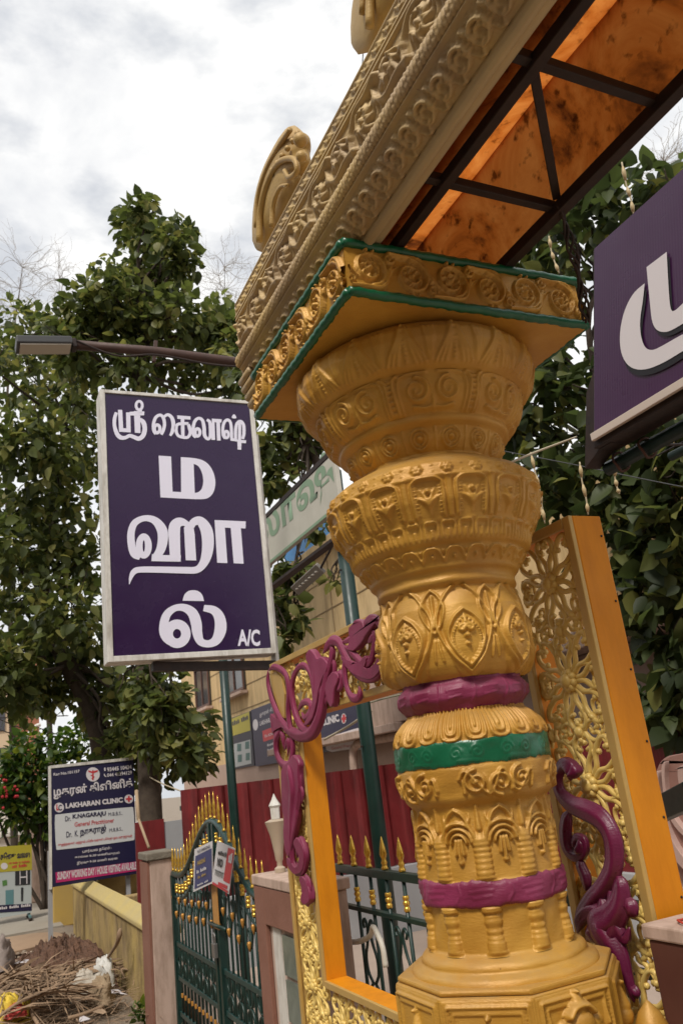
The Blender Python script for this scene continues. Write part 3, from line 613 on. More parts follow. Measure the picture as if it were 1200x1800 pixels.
def rl_fine(q):
    W, H = q.W, q.Hh; q.spiral(W*.3, H*.5, H*.32, 1.5, 0, 1, .0024, .003); q.spiral(W*.72, H*.5, H*.32, 1.5, math.pi, -1, .0024, .003); q.stroke([(W*.3, H*.15), (W*.72, H*.12)], .0024, .003)
def rl_vine(q):
    W, H = q.W, q.Hh
    for c, s in ((.30, 1), (.54, -1), (.76, 1)):
        q.spiral(W*c, H*(.5+.04*s), H*.30, 1.5, math.pi/2*s, s, .0036, .007, .0024); q.splat(W*c, H*(.5+.04*s), .0045, .008)
    for c in (.18, .42, .65, .88): q.leaf(W*c, H*.3, math.pi/2, H*.42, .0045, .006, .5 if c < .5 else -.5)
    q.stroke([(W*.14, H*.62), (W*.22, H*.80), (W*.42, H*.22), (W*.56, H*.80), (W*.70, H*.22), (W*.86, H*.7), (W*.9, H*.4)], .003, .006)
def rings(t, base=.0135):
    k = t*9; w_ = base+.0035*(abs(math.sin(k*math.pi)) ** .5)
    if t > .80: w_ = base*(1.25-(t-.80)*5.0)
    if t < .08: w_ = base*1.35
    return max(.003, w_)
def rl_arcade(q):
    W, H = q.W, q.Hh; colon(q, W*.5, 0, H*.66, rings, .0085); q.h[:4] *= np.array([.25, .5, .75, .9])[:, None]
    for r_, h_ in ((.036, .0065), (.026, .0075), (.016, .0085)):
        a = np.linspace(math.pi*.02, math.pi*.98, 20); q.stroke(np.stack([r_*np.cos(a), H*.50+r_*1.05*np.sin(a)], 1), .0032, h_, sm=False)
    for s in (-1, 1): q.stroke([(s*.034, H*.50), (s*.030, H*.60), (s*.016, H*.86), (0, H*.95)], .0036, .0062); q.leaf(s*.02, H*.74, math.pi/2-s*.7, .022, .0042, .006, s)
    for k in range(3): q.stroke([((k-1)*.006, H*.55), ((k-1)*.008, H*.30+abs(k-1)*.008)], .0032, .0075)
    q.splat(0, H*.26, .006, .007); q.stroke([(W*.5, H*.68), (W*.5, H*.97)], .006, .007, .003)
def rl_colon(q):
    W, H = q.W, q.Hh; colon(q, W*.5, 0, H*.98, lambda t: .0195 if t < .10 or t > .90 else (.017 if t < .30 or .66 < t < .74 else .0125+.003*abs(math.sin(t*7*math.pi))), .0085); q.h[:4] *= np.array([.25, .5, .75, .9])[:, None]
ring_part('lotus_torus', 2.401, 2.513, GOLD, rl_lotus, 16)
ring_part('scroll_band', 2.319, 2.401, GOLD, rl_scrollpair, 8)
ring_part('lip_ring', 2.2965, 2.319, GOLD)
ring_part('disc_band', 2.246, 2.2965, GOLD, rl_circles, 16)
ring_part('vase_shoulder', 2.194, 2.246, GOLD)
ring_part('rosette_band', 2.1625, 2.194, GOLD, rl_rosettes, 24)
ring_part('panel_band', 2.075, 2.1625, GOLD, rl_panels, 16)
ring_part('key_band', 2.028, 2.075, GOLD, rl_key, 36)
ring_part('scallop_band', 1.982, 2.028, GOLD, rl_scallop, 24)
ring_part('neck_ring', 1.945, 1.982, GOLD)
ring_part('petal_bell', 1.755, 1.945, GOLD, rl_petals, 8)
ring_part('magenta_torus', 1.694, 1.755, PURP, rl_wrap, 12, .8, wob=.0014, rag=.0025)
ring_part('fluted_dome', 1.628, 1.694, GOLD, rl_dome, 20)
ring_part('green_band', 1.586, 1.628, GREEN, rl_fine, 10, .5, wob=.0012, rag=.003)
ring_part('vine_band', 1.508, 1.586, GOLD, rl_vine, 5)
ring_part('arcade_drum', 1.368, 1.508, GOLD, rl_arcade, 10)
ring_part('magenta_band', 1.325, 1.368, PURP, rl_wrap, 9, .55, wob=.0014, rag=.003)
ring_part('colonnette_drum', 1.238, 1.325, GOLD, rl_colon, 10)
ring_part('base_ring', 1.195, 1.238, GOLD)
# pedestal: octagon with carved panels
ped = None
ap = .208; oc = [(AX+ap/math.cos(math.pi/8)*math.cos(a), AY+ap/math.cos(math.pi/8)*math.sin(a)) for a in [math.pi/8+k*math.pi/4 for k in range(8)]]
ped = MB().prism(oc, 2, -.05, 1.188).build('pedestal', GOLD, pil, bevel=.006)
ap2 = ap-.006
MB().prism([(AX+ap2/math.cos(math.pi/8)*math.cos(a), AY+ap2/math.cos(math.pi/8)*math.sin(a)) for a in [math.pi/8+k*math.pi/4 for k in range(8)]], 2, 1.1885, 1.199).build('pedestal_top', GOLD, pil, bevel=.004)
sd_ = 2*ap*math.tan(math.pi/8)
def face_panel(k, rel, name):
    "relief sheet on octagon face k, from z 0.84 to 1.19"
    a = k*math.pi/4; nrm = np.array([math.cos(a), math.sin(a), 0]); tg = np.array([math.sin(a), -math.cos(a), 0])*-1
    nx, ny = 76, 150; W, H = sd_-.006, .35; q = Relief(W, H, nx, ny)
    for o_, h_ in ((.010, .006), (.021, .004)): q.stroke([(o_, o_), (o_, H-o_), (W-o_, H-o_), (W-o_, o_), (o_, o_)], .0032, h_, sm=False)
    for t in np.linspace(.02, .98, 60): q.splat(.0155+t*(W-.031), H-.0155, .0022, .0035); q.splat(.0155, H*t, .0022, .0035); q.splat(W-.0155, H*t, .0022, .0035)
    rel(q); u = np.linspace(-W/2, W/2, nx); z = .834+np.linspace(0, H, ny)
    hh = q.h+.0015; hh[0] = hh[-1] = 0; hh[:, 0] = hh[:, -1] = 0
    P = np.array([AX, AY, 0])+nrm*(ap+hh[..., None])+tg*u[None, :, None]; P[..., 2] = z[:, None]
    gridmesh(name, P, GOLD, pil)
def fig_elephant(q):
    c = q.W/2; t = q.Hh
    t += .030; q.splat(c, t-.088, .030, .024); q.splat(c, t-.105, .026, .024)
    for s in (-1, 1):
        for k in range(4): q.splat(c+s*(.034+.003*k), t-.088-.012*k, .015-.001*k, .012)
        q.stroke([(c+s*.012, t-.098), (c+s*.016, t-.093), (c+s*.021, t-.099)], .003, .026); q.stroke([(c+s*.014, t-.124), (c+s*.024, t-.140)], .004, .020, .002)
        q.stroke([(c+s*.03, t-.175), (c+s*.058, t-.160), (c+s*.060, t-.125)], .009, .013, .006); q.stroke([(c+s*.02, t-.26), (c+s*.055, t-.275), (c+s*.02, t-.290)], .014, .014)
        for k in range(4): q.stroke([(c+s*(.054+.004*k), t-.118), (c+s*(.053+.005*k), t-.103)], .0024, .011)
        q.stroke([(c+s*.062, t-.095), (c+s*.060, t-.062)], .004, .009, .0018)
    q.stroke([(c, t-.105), (c-.002, t-.135), (c-.008, t-.165), (c+.006, t-.190), (c+.016, t-.178)], .0125, .028, .006)
    q.stroke([(c-.026, t-.068), (c-.012, t-.056), (c+.012, t-.056), (c+.026, t-.068)], .007, .022); q.stroke([(c, t-.06), (c, t-.032)], .017, .018, .006); q.splat(c, t-.03, .006, .02)
    q.splat(c, t-.215, .045, .022); q.splat(c, t-.20, .034, .020)
def fig_seated(q):
    c = q.W/2; t = q.Hh+.02
    q.splat(c, t-.105, .020, .020); q.stroke([(c, t-.088), (c, t-.05)], .014, .018, .004); q.splat(c, t-.048, .005, .014)
    q.splat(c, t-.16, .034, .017); q.splat(c, t-.20, .036, .017)
    for s in (-1, 1):
        q.stroke([(c+s*.02, t-.135), (c+s*.045, t-.165), (c+s*.040, t-.205)], .009, .014); q.stroke([(c, t-.25), (c+s*.05, t-.265), (c+s*.01, t-.285)], .014, .015); q.splat(c+s*.05, t-.12, .008, .008)
face_panel(6, fig_elephant, 'carved_panel'); face_panel(5, fig_seated, 'carved_panel'); face_panel(4, fig_seated, 'carved_panel'); face_panel(7, fig_seated, 'carved_panel')
kb = MB().lathe([(.034,0),(.036,.02),(.026,.03),(.028,.045),(.022,.055),(.03,.075),(.033,.095),(.03,.115),(.02,.135),(.006,.15),(.001,.155)], (0, 0, 0), 20)
ki = Inst('corner_knob', kb, GOLD)
for a in (6.62, 5.5, 4.6): ki.put((AX+.258*math.cos(a*math.pi/4+.3), AY+.258*math.sin(a*math.pi/4+.3), .97), pil)
MB().prism([(AX+.30/math.cos(math.pi/8)*math.cos(a), AY+.30/math.cos(math.pi/8)*math.sin(a)) for a in [math.pi/8+k*math.pi/4 for k in range(8)]], 2, -.05, .97).build('plinth', GOLD2, pil, bevel=.008)
# abacus
ab0x, ab1x, ab0y, ab1y, abz0, abz1 = .682, 1.312, 1.266, 1.886, 2.513, 2.648
aba = MB().box(ab0x+.012, ab1x-.012, ab0y+.012, ab1y-.012, abz0, abz1).build('abacus', GOLD, pil)
for nm, z in (('green_lower_edge', abz0+.009), ('green_upper_edge', abz1-.009)):
    e = MB(); c4 = [(ab0x+.009, ab0y+.009), (ab1x-.009, ab0y+.009), (ab1x-.009, ab1y-.009), (ab0x+.009, ab1y-.009)]
    for i in range(4):
        a, b2 = np.array(c4[i]), np.array(c4[(i+1) % 4]); pts = [np.array([*(a+(b2-a)*t), z])+np.array([0, 0, .0008*math.sin(t*40+i)]) for t in np.linspace(0, 1, 60)]
        e.tube(pts, [.0100+.0009*math.sin(t*23+i*2)+.0006*random.random() for t in range(60)], 12)
    e.build(nm, GREEN, aba, smooth=True)
def rl_rinceau(q):
    W, H = q.W, q.Hh
    for c, s in ((.25, 1), (.75, -1)):
        cy = H*(.5+.03*s); q.spiral(W*c, cy, H*.40, 1.9, -math.pi/2*s, s, .0048, .0085, .003); q.splat(W*c, cy, .0065, .010)
        for a in np.linspace(0, 2*math.pi, 7, endpoint=False): q.leaf(W*c+H*.16*math.cos(a), cy+H*.16*math.sin(a), a+.6*s, H*.15, .0034, .007, s)
        q.stroke([(W*(c-.26), H*(.5-.42*s)), (W*(c-.12), H*(.5-.40*s)), (W*(c+.13), H*(.5-.36*s)), (W*(c+.24), H*(.5+.1*s))], .005, .0085)
        for k, a in enumerate((.9, 1.5, 2.1)): q.leaf(W*(c+.25), H*.5, s*a, H*.36, .0042, .0075, -.9*s)
        q.spiral(W*(c+.24), H*(.5+.30*s), H*.12, 1.2, 0, -s, .0034, .0075)
        q.splat(W*(c-.02), H*(.5+.44*s), .005, .007); q.splat(W*(c+.06), H*(.5+.43*s), .004, .007)
rn = Relief(.200, .105, 80, 42); rl_rinceau(rn); rh = tile(rn.h, 3, False)*1.55
rh = np.concatenate([rh, rh[:, :1]], 1)
nx = rh.shape[1]; uu = np.linspace(.014, .606, nx); zz = abz0+.014+np.linspace(0, .107, 42)
for axis, sgn in ((0, -1), (1, -1), (0, 1), (1, 1)):
    P = np.zeros((42, nx, 3)); P[..., 2] = zz[:, None]; face = {(0, -1): ab0x+.0095, (0, 1): ab1x-.0095, (1, -1): ab0y+.0095, (1, 1): ab1y-.0095}[(axis, sgn)]
    hh = rh if axis == 1 else rh[:, ::-1]
    P[..., axis] = face+sgn*(hh-.001); P[..., 1-axis] = (uu+(ab0y if axis == 0 else ab0x))[None, :]
    gridmesh('carved_side', P, GOLD, aba)
# ================================================================== ARCH BEAM
by0, by1 = -.95, 1.945
bm_ = thing('arch_beam', (.9, 1.5, 2.65), 'carved entrance arch beam with foliage frieze and open orange fibreglass underside', 'beam')
ny_b = int((by1-by0)/.0032); yb = np.linspace(by0, by1, ny_b)
def beam_band(name, prof, m, rel=None, tl=.2, step=.003, amp=1.0, smooth_k=1):
    "sweep a piece of the beam section (X, z points, top to bottom) along Y with a relief on it"
    pr = np.asarray(prof, float); sg = np.linalg.norm(np.diff(pr, axis=0), axis=1); Lc = np.concatenate([[0], np.cumsum(sg)]); ns = max(3, int(Lc[-1]/step))
    s_ = np.linspace(0, Lc[-1], ns); X = np.interp(s_, Lc, pr[:, 0]); Z = np.interp(s_, Lc, pr[:, 1]); T = np.stack([np.gradient(X), np.gradient(Z)], 1); T /= np.linalg.norm(T, axis=1)[:, None]
    N = np.stack([T[:, 1], -T[:, 0]], 1)       # outward (towards -X for a face running down)
    H = np.zeros((ns, ny_b))
    if rel:
        nt_ = max(8, int(tl/.0032)); q = Relief(nt_*.0032, Lc[-1], nt_, ns); rel(q); H = np.tile(q.h, (1, ny_b//nt_+2))[:, -ny_b:]*amp
        H = (H*2+np.roll(H, 1, 1)+np.roll(H, -1, 1))/4
    P = np.zeros((ns, ny_b, 3)); P[..., 0] = X[:, None]+N[:, 0:1]*H; P[..., 2] = Z[:, None]+N[:, 1:2]*H+.0012*np.sin(yb*9)[None, :]; P[..., 1] = yb[None, :]
    return gridmesh(name, P, m, bm_)
# note: in these tiles y runs from the top of the band downwards
def rl_border(q):
    W, H = q.W, q.Hh; q.spiral(W*.5, H*.5, H*.36, 1.6, 0, 1, .0034, .0065, .0024)
    for a in np.linspace(0, 2*math.pi, 6, endpoint=False): q.leaf(W*.5+H*.2*math.cos(a), H*.5+H*.2*math.sin(a), a+.7, H*.22, .003, .0055, 1)
    q.leaf(W*.05, H*.8, -.9, H*.6, .0036, .0055, .8); q.leaf(W*.95, H*.2, 2.2, H*.6, .0036, .0055, .8)
def rl_acanthus(q):
    W, H = q.W, q.Hh
    for cx, s in ((.27, 1), (.77, -1)):
        cy = H*(.5+.10*s)
        q.spiral(W*cx, cy, H*.24, 1.5, -1.2*s, s, .0072, .013, .004); q.splat(W*cx, cy, .010, .015)
        for k, a in enumerate(np.linspace(-.4, 4.2, 8)):
            an = a*s+(.3 if s > 0 else math.pi+.3); q.leaf(W*cx+H*.22*math.cos(an), cy+H*.22*math.sin(an), an+.55*s, H*(.26+.05*(k % 3)), .0068, .012, 1.1*s)
            q.leaf(W*cx+H*.2*math.cos(an+.25), cy+H*.2*math.sin(an+.25), an+.3*s, H*.18, .004, .016, 1.3*s)
        q.stroke([(W*(cx-.3), H*(.5-.38*s)), (W*(cx-.12), H*(.5-.30*s)), (W*(cx+.10), H*(.5-.34*s)), (W*(cx+.26), H*(.5-.05*s)), (W*(cx+.30), H*(.5+.3*s))], .0075, .013, .005)
        for a in (.3, .9, 1.5, 2.1): q.leaf(W*(cx+.26), H*(.5-.02*s), -s*a, H*.36, .0058, .011, .8*s)
        q.spiral(W*(cx+.24), H*(.5+.34*s), H*.10, 1.3, 0, s, .0042, .010)
def rl_rope(q):
    W, H = q.W, q.Hh
    for k in range(4): q.stroke([(W*(k/4), H*.15), (W*(k/4+.10), H*.5), (W*(k/4+.20), H*.85)], .0042, .007)
def rl_shell(q):
    W, H = q.W, q.Hh; q.spiral(W*.52, H*.56, H*.36, 1.8, math.pi, 1, .0046, .009, .003); q.leaf(W*.98, H*.15, 2.0, H*.7, .005, .007, .8); q.leaf(W*.9, H*.95, -2.0, H*.6, .0045, .007, -.8)
    for a in np.linspace(-2.9, -.5, 6): q.leaf(W*.5+H*.25*math.cos(a), H*.55+H*.28*math.sin(a), a+.4, H*.26, .0036, .007, .7)
    for k in range(5): q.splat(W*(.38+.08*k), H*(.72+.05*math.sin(k*2)), .0042, .008)
    q.leaf(W*.05, H*.9, -1.2, H*.7, .0044, .007, .9)
dz = .010
beam_band('top_edge', [(1.0, 2.912), (.76, 2.915), (.692, 2.915), (.682, 2.910), (.678, 2.903), (.682, 2.897)], BEAMG)
beam_band('border_strip', [(.682, 2.897), (.684, 2.868)], BEAMG, rl_border, .048, .0020, amp=1.5)
beam_band('double_fillet', [(.684, 2.868), (.677, 2.866), (.676, 2.860), (.682, 2.857), (.677, 2.854), (.677, 2.849), (.684, 2.846)], BEAMG, step=.0015)
beam_band('acanthus_frieze', [(.684, 2.846), (.686, 2.747)], BEAMG, rl_acanthus, .230, .0024, amp=1.35)
beam_band('fillet', [(.686, 2.747), (.676, 2.744), (.676, 2.739), (.684, 2.736)], BEAMG, step=.0015)
beam_band('rope_moulding', [(.684, 2.736), (.674, 2.729), (.671, 2.719), (.675, 2.709), (.684, 2.704)], BEAMG, rl_rope, .048, .0018, amp=1.3)
beam_band('bead_fillet', [(.684, 2.704), (.677, 2.702), (.677, 2.697), (.686, 2.694)], BEAMG, step=.0015)
beam_band('shell_strip', [(.686, 2.694), (.705, 2.673), (.736, 2.655)], BEAMG, rl_shell, .060, .0018, amp=1.9)
beam_band('pipe_moulding', [(.736, 2.655), (.7355, 2.648), (.739, 2.640), (.747, 2.636), (.756, 2.639), (.761, 2.646), (.763, 2.652)], BEAMP, step=.0025)
beam_band('lip', [(.763, 2.652), (.772, 2.651), (.783, 2.654), (.787, 2.662), (.785, 2.69)], BEAMP, step=.004)
# far end of the beam: closing moulded block hanging past the abacus
e = MB(); e.prism([(.682, 2.905), (.690, 2.912), (1.10, 2.912), (1.10, 2.66), (.80, 2.66), (.745, 2.64), (.72, 2.645), (.690, 2.672), (.684, 2.70)], 1, by1-.002, by1+.012)
e.build('end_cap', BEAMG, bm_, bevel=.003)
e = MB()
for k, (x_, z_, r_) in enumerate(((.690, 2.668, .011), (.697, 2.646, .011), (.706, 2.624, .012), (.714, 2.602, .013))): e.tube([(x_, 1.892, z_), (x_, by1+.03, z_)], r_, 12)
e.build('end_moulding', BEAMG, bm_, smooth=True)
# open underside
BY = (by0, 1.262)
def sheet(name, a, b, m, k=40, wob=.004):
    P = np.zeros((8, k, 3)); t = np.linspace(0, 1, 8)[:, None]; y = np.linspace(by0, by1-.01, k)
    P[..., 0] = a[0]+(b[0]-a[0])*t+wob*np.sin(y*11+t*5); P[..., 2] = a[1]+(b[1]-a[1])*t+wob*np.cos(y*8+t*3); P[..., 1] = y[None, :]
    return gridmesh(name, P, m, bm_)
sheet('inner_lining', (.790, 2.668), (.853, 2.93), ORTRANS); sheet('roof_sheet', (.800, 2.886), (1.090, 2.905), ORTRANS, wob=.003); sheet('back_shell', (1.072, 2.925), (1.125, 2.668), ORTRANS)
def p3(x, y): return at(x, y, 2, 2.662)
st = MB(); st.bar((.829, by0, 2.664), (.829, 1.9, 2.664), .021, .024).build('steel_tube', BLACKST, bm_, bevel=.002)
MB().bar((1.106, by0, 2.658), (1.106, 1.9, 2.658), .026, .026).build('steel_tube', BLACKST, bm_, bevel=.002)
for yy in (1.085, .79, .25, -.4): MB().bar((.785, yy, 2.672), (1.115, yy+.008, 2.672), .018, .020).build('cross_bar', BLACKST, bm_, bevel=.002)
MB().bar((.835, .80, 2.684), (1.10, 1.075, 2.684), .017, .016).build('diagonal_brace', BLACKST, bm_, bevel=.002)
MB().bar((.835, .24, 2.684), (1.10, -.39, 2.684), .017, .016).build('diagonal_brace', BLACKST, bm_, bevel=.002)
# crest ornaments on top of the beam
cpx = [(447,438),(446,395),(452,345),(466,298),(486,258),(504,228),(515,219),(524,224),(531,232),(540,236),(541,250),(538,262),(541,276),(540,292),(530,302),(536,318),(520,350),(500,385),(478,420),(466,446)]
C0 = [at(x, y, 0, .735) for x, y in chaikin(cpx, 1)]; cy0 = float(np.mean([c[1] for c in C0]))
poly = [(c[1]-cy0, c[2]-2.9) for c in C0]
def crest(name):
    k = len(poly); cen = np.mean(poly, 0); P = np.zeros((13, k, 3)); pa = np.array(poly)
    for i, f_ in enumerate(np.linspace(0, 1, 7)):
        P[i, :, 1:] = cen+(pa-cen)*math.sin(max(.02, f_)*math.pi/2); P[i, :, 0] = -.034*math.cos(f_*math.pi/2)
        P[12-i, :, 1:] = P[i, :, 1:]; P[12-i, :, 0] = .034*math.cos(f_*math.pi/2)
    return P
cr = gridmesh('crest_ornament', crest('c'), GOLD2, None, wrap=True); cr.location = (.735, cy0, 2.9); adopt(cr, bm_)
def px_rel(x, y, X=.70): c = at(x, y, 0, X); return (X-.735, c[1]-cy0, c[2]-2.9)
dec = MB()
dec.tube([px_rel(x, y) for x, y in smooth_line([(456,425),(458,370),(472,318),(492,285),(516,280),(522,300),(508,312),(500,300)], 5)], np.linspace(.010, .006, 36), 8)
dec.tube([px_rel(x, y) for x, y in smooth_line([(478,400),(480,360),(492,330),(506,325)], 5)], np.linspace(.008, .004, 16), 8)
dec.tube([px_rel(x, y, .705) for x, y in smooth_line([(450,400),(454,345),(470,295),(490,258),(510,228)], 5)], .007, 8)
for k in range(6): dec.ball(px_rel(478+k*9, 300-k*13), .008, 8, 5)
dec.ball(px_rel(528, 246), .018, 10, 7); dec.ball(px_rel(530, 275), .014, 10, 7)
dd = dec.build('crest_scroll', GOLD2, None, smooth=True); dd.location = (.735, cy0, 2.9); adopt(dd, bm_)
for dy in (-.70, -1.4, -2.1):
    copy_at(cr, (.735, cy0+dy, 2.9), bm_); copy_at(dd, (.735, cy0+dy, 2.9), bm_)
# tied cable bundle hanging from the back tube past the abacus corner
o = thing('cable_bundle', (1.2, 1.25, 2.4), 'dark twisted cable bundle hanging from the arch down the green abacus corner', 'cable')
for k in range(4):
    tt = np.linspace(0, 1, 40); a = np.array([1.098, 1.07, 2.655]); b2 = at(1030, 565, 1, 1.235); pts = a+(b2-a)*tt[:, None]+np.array([0, -.008, 0])*np.sin(tt*math.pi)[:, None]
    pts = pts+np.stack([.008*np.cos(tt*9+k*1.6), .006*np.sin(tt*22+k*1.6), 0*tt], 1); MB().tube(pts, .0030, 6).build('cable', BLACKST, o, smooth=True)
# ================================================================== LATTICE FRAME
FX0, FX1 = 1.262, 1.352
fr = thing('lattice_frame', (1.3, 2.5, .5), 'orange edged portal frame with gold openwork lattice and magenta scrolls behind the pillar', 'frame')
FY0, FY1, FZ0, FZ1 = 1.417, 3.56, .30, 2.100
IY0, IY1, IZ0, IZ1 = 1.677, 3.262, .855, 1.832          # the opening
def edge_board(y0, y1, z0, z1): return MB().box(FX0+.006, FX1, y0, y1, z0, z1).build('orange_board', ORANGE, fr, bevel=.003)
T_ = .018
edge_board(FY0, FY0+T_, FZ0, FZ1); MB().box(FX0+.006, FX1, FY1-T_, FY1, FZ0, FZ1).build('gold_board', EDGEG, fr, bevel=.003); edge_board(FY0+T_+.001, FY1-T_-.001, FZ1-T_, FZ1-.002); edge_board(FY0+T_+.001, FY1-T_-.001, FZ0, FZ0+T_)
edge_board(IY0-T_, IY0, IZ0-T_, IZ1+T_); edge_board(IY1, IY1+T_, IZ0-T_, IZ1+T_); edge_board(IY0+.001, IY1-.001, IZ1, IZ1+T_); edge_board(IY0+.001, IY1-.001, IZ0-T_, IZ0)
def edge_strip(a, b): return MB().bar(a, b, .024, .012, (1, 0, 0)).build('gold_edge', EDGEG, fr, bevel=.002)
for y in (FY0+.012, FY1-.012): edge_strip((FX0, y, FZ0), (FX0, y, FZ1))
for y, in ((IY0-.012,), (IY1+.012,)): edge_strip((FX0, y, IZ0-.02), (FX0, y, IZ1+.02))
for z, a, b in ((FZ1-.012, FY0+.026, FY1-.026), (FZ0+.012, FY0+.026, FY1-.026), (IZ1+.012, IY0+.002, IY1-.002), (IZ0-.012, IY0+.002, IY1-.002)): edge_strip((FX0, a, z), (FX0, b, z))
sw = Inst('screw', MB().lathe([(.0028, 0), (.0028, .0012), (.0015, .0018)], n=8), BLACKST)
for z in np.arange(.5, 2.1, .155): sw.put((FX1-.010, FY0-.0004, z), fr, (math.pi/2, 0, 0))
# one openwork rosette tile in the plane X = 0
def rosette_tile(hw, hh):
    m = MB()
    def T(pts, r, x=0.0): m.tube([(x, p[0]*hw, p[1]*hh) for p in smooth_line(pts, 4)], r, 6)
    for k in range(8):
        a = k*math.pi/4; c, s = math.cos(a), math.sin(a); L_ = 1.0 if k % 2 == 0 else 1.16
        def rot(p): return (p[0]*c-p[1]*s, p[0]*s+p[1]*c)
        for sg in (-1, 1):
            T([rot(p) for p in ((.20, .03*sg), (.42, .06*sg), (.62, .20*sg), (.80*L_, .24*sg), (.93*L_, .13*sg), (.86*L_, .02*sg), (.76*L_, .07*sg))], .0068)
            if k % 2: T([rot(p) for p in ((.55, .16*sg), (.62, .34*sg), (.52, .40*sg))], .006)
        p = rot((.84*L_, .0)); m.ball((-.003, p[0]*hw, p[1]*hh), .0085, 6, 4)
        p = rot((.60, .40)); m.ball((0, p[0]*hw, p[1]*hh), .0075, 6, 4)
    for k in range(8): a = k*math.pi/4+.3; m.ball((-.006, .15*hw*math.cos(a), .15*hh*math.sin(a)), .0105, 7, 5)
    for k in range(5): a = k*1.257; m.ball((-.012, .06*hw*math.cos(a), .06*hw*math.sin(a)), .008, 7, 5)
    m.ball((-.008, 0, 0), .018, 8, 6); return m
stile = Inst('lattice_rosette', rosette_tile(.118, .116), LATT)
LX = FX0+.016
zs = np.arange(FZ1-.13, FZ0+.05, -.232)
for z in zs: stile.put((LX, (FY0+IY0)/2, z), fr)
for z in zs: stile.put((LX, (FY1+IY1)/2, z), fr, scale=(1, 1.08, 1))
ysr = np.linspace(IY0+.12, IY1-.12, 7)
for y in ysr: stile.put((LX, y, (FZ1+IZ1)/2), fr, scale=(1, .98, 1)); stile.put((LX, y, IZ0-.14), fr); stile.put((LX, y, IZ0-.372), fr)
# small fillers between rosettes
fl = MB()
for s in (-1, 1):
    for q in (-1, 1): fl.tube([(0, p[0]*s, p[1]*q) for p in smooth_line([(.012, .0), (.03, .018), (.05, .022), (.062, .010), (.05, .002)], 4)], .0058, 6)
fl.ball((-.003, 0, 0), .014, 8, 5)
fi = Inst('lattice_link', fl, LATT)
for z in (zs[:-1]+zs[1:])/2:
    for yc in ((FY0+IY0)/2, (FY1+IY1)/2):
        fi.put((LX, yc, z), fr); 
        for s in (-1, 1): fi.put((LX, yc+s*.098, z), fr, scale=(1, .45, 1.2)); fi.put((LX+.006, yc+s*.096, z+.116), fr, scale=(1, .4, 1.3)); fi.put((LX+.006, yc+s*.05, z+.03), fr, (.8*s, 0, 0), scale=(1, .6, .9))
for a, b2 in zip(ysr[:-1], ysr[1:]):
    fi.put((LX, (a+b2)/2, (FZ1+IZ1)/2), fr, (math.pi/2, 0, 0)); fi.put((LX, (a+b2)/2, IZ0-.14), fr, (math.pi/2, 0, 0))
# magenta scrolls laid over the frame (drawn in photo pixels on the frame plane)
def scroll(parts, X, m, par, name, k=1.4, flat=.6):
    "carved scroll: fluted, flattened section swept along strokes (x, y, width in photo px) on the plane X"
    mb = MB(); ns = 18; an = np.arange(ns)*2*math.pi/ns; lob = 1-.24*(.5+.5*np.cos(an*5))
    for pts in parts:
        S = smooth_line(pts, 6); P = []; W_ = []
        for x, y, wd in S:
            p0 = at(x, y, 0, X); px = at(x+1, y, 0, X); d = abs(np.linalg.norm(np.cross(px-p0, ray(x, y)))/np.linalg.norm(ray(x, y))); P.append(p0); W_.append(wd*d/2*k)
        P = np.array(P); T = np.gradient(P, axis=0); T /= np.linalg.norm(T, axis=1)[:, None]+1e-9; ex = np.array([-1.0, 0, 0]); V = []; F = []; n_ = len(P)
        for i in range(n_):
            sd = np.cross(T[i], ex); sd /= np.linalg.norm(sd)+1e-9; tap = min(1, .22+.78*math.sin(math.pi*min(1, max(0, min(i, n_-1-i)/5))/2))
            V.append(P[i]+W_[i]*tap*lob[:, None]*(np.cos(an)[:, None]*sd+flat*np.sin(an)[:, None]*ex))
        for i in range(n_-1):
            for j in range(ns): j2 = (j+1) % ns; F.append((i*ns+j, i*ns+j2, (i+1)*ns+j2, (i+1)*ns+j))
        F.append(tuple(range(ns))); F.append(tuple((n_-1)*ns+j for j in range(ns))); mb.add(np.concatenate(V), F)
    return mb.build(name, m, par, smooth=True)
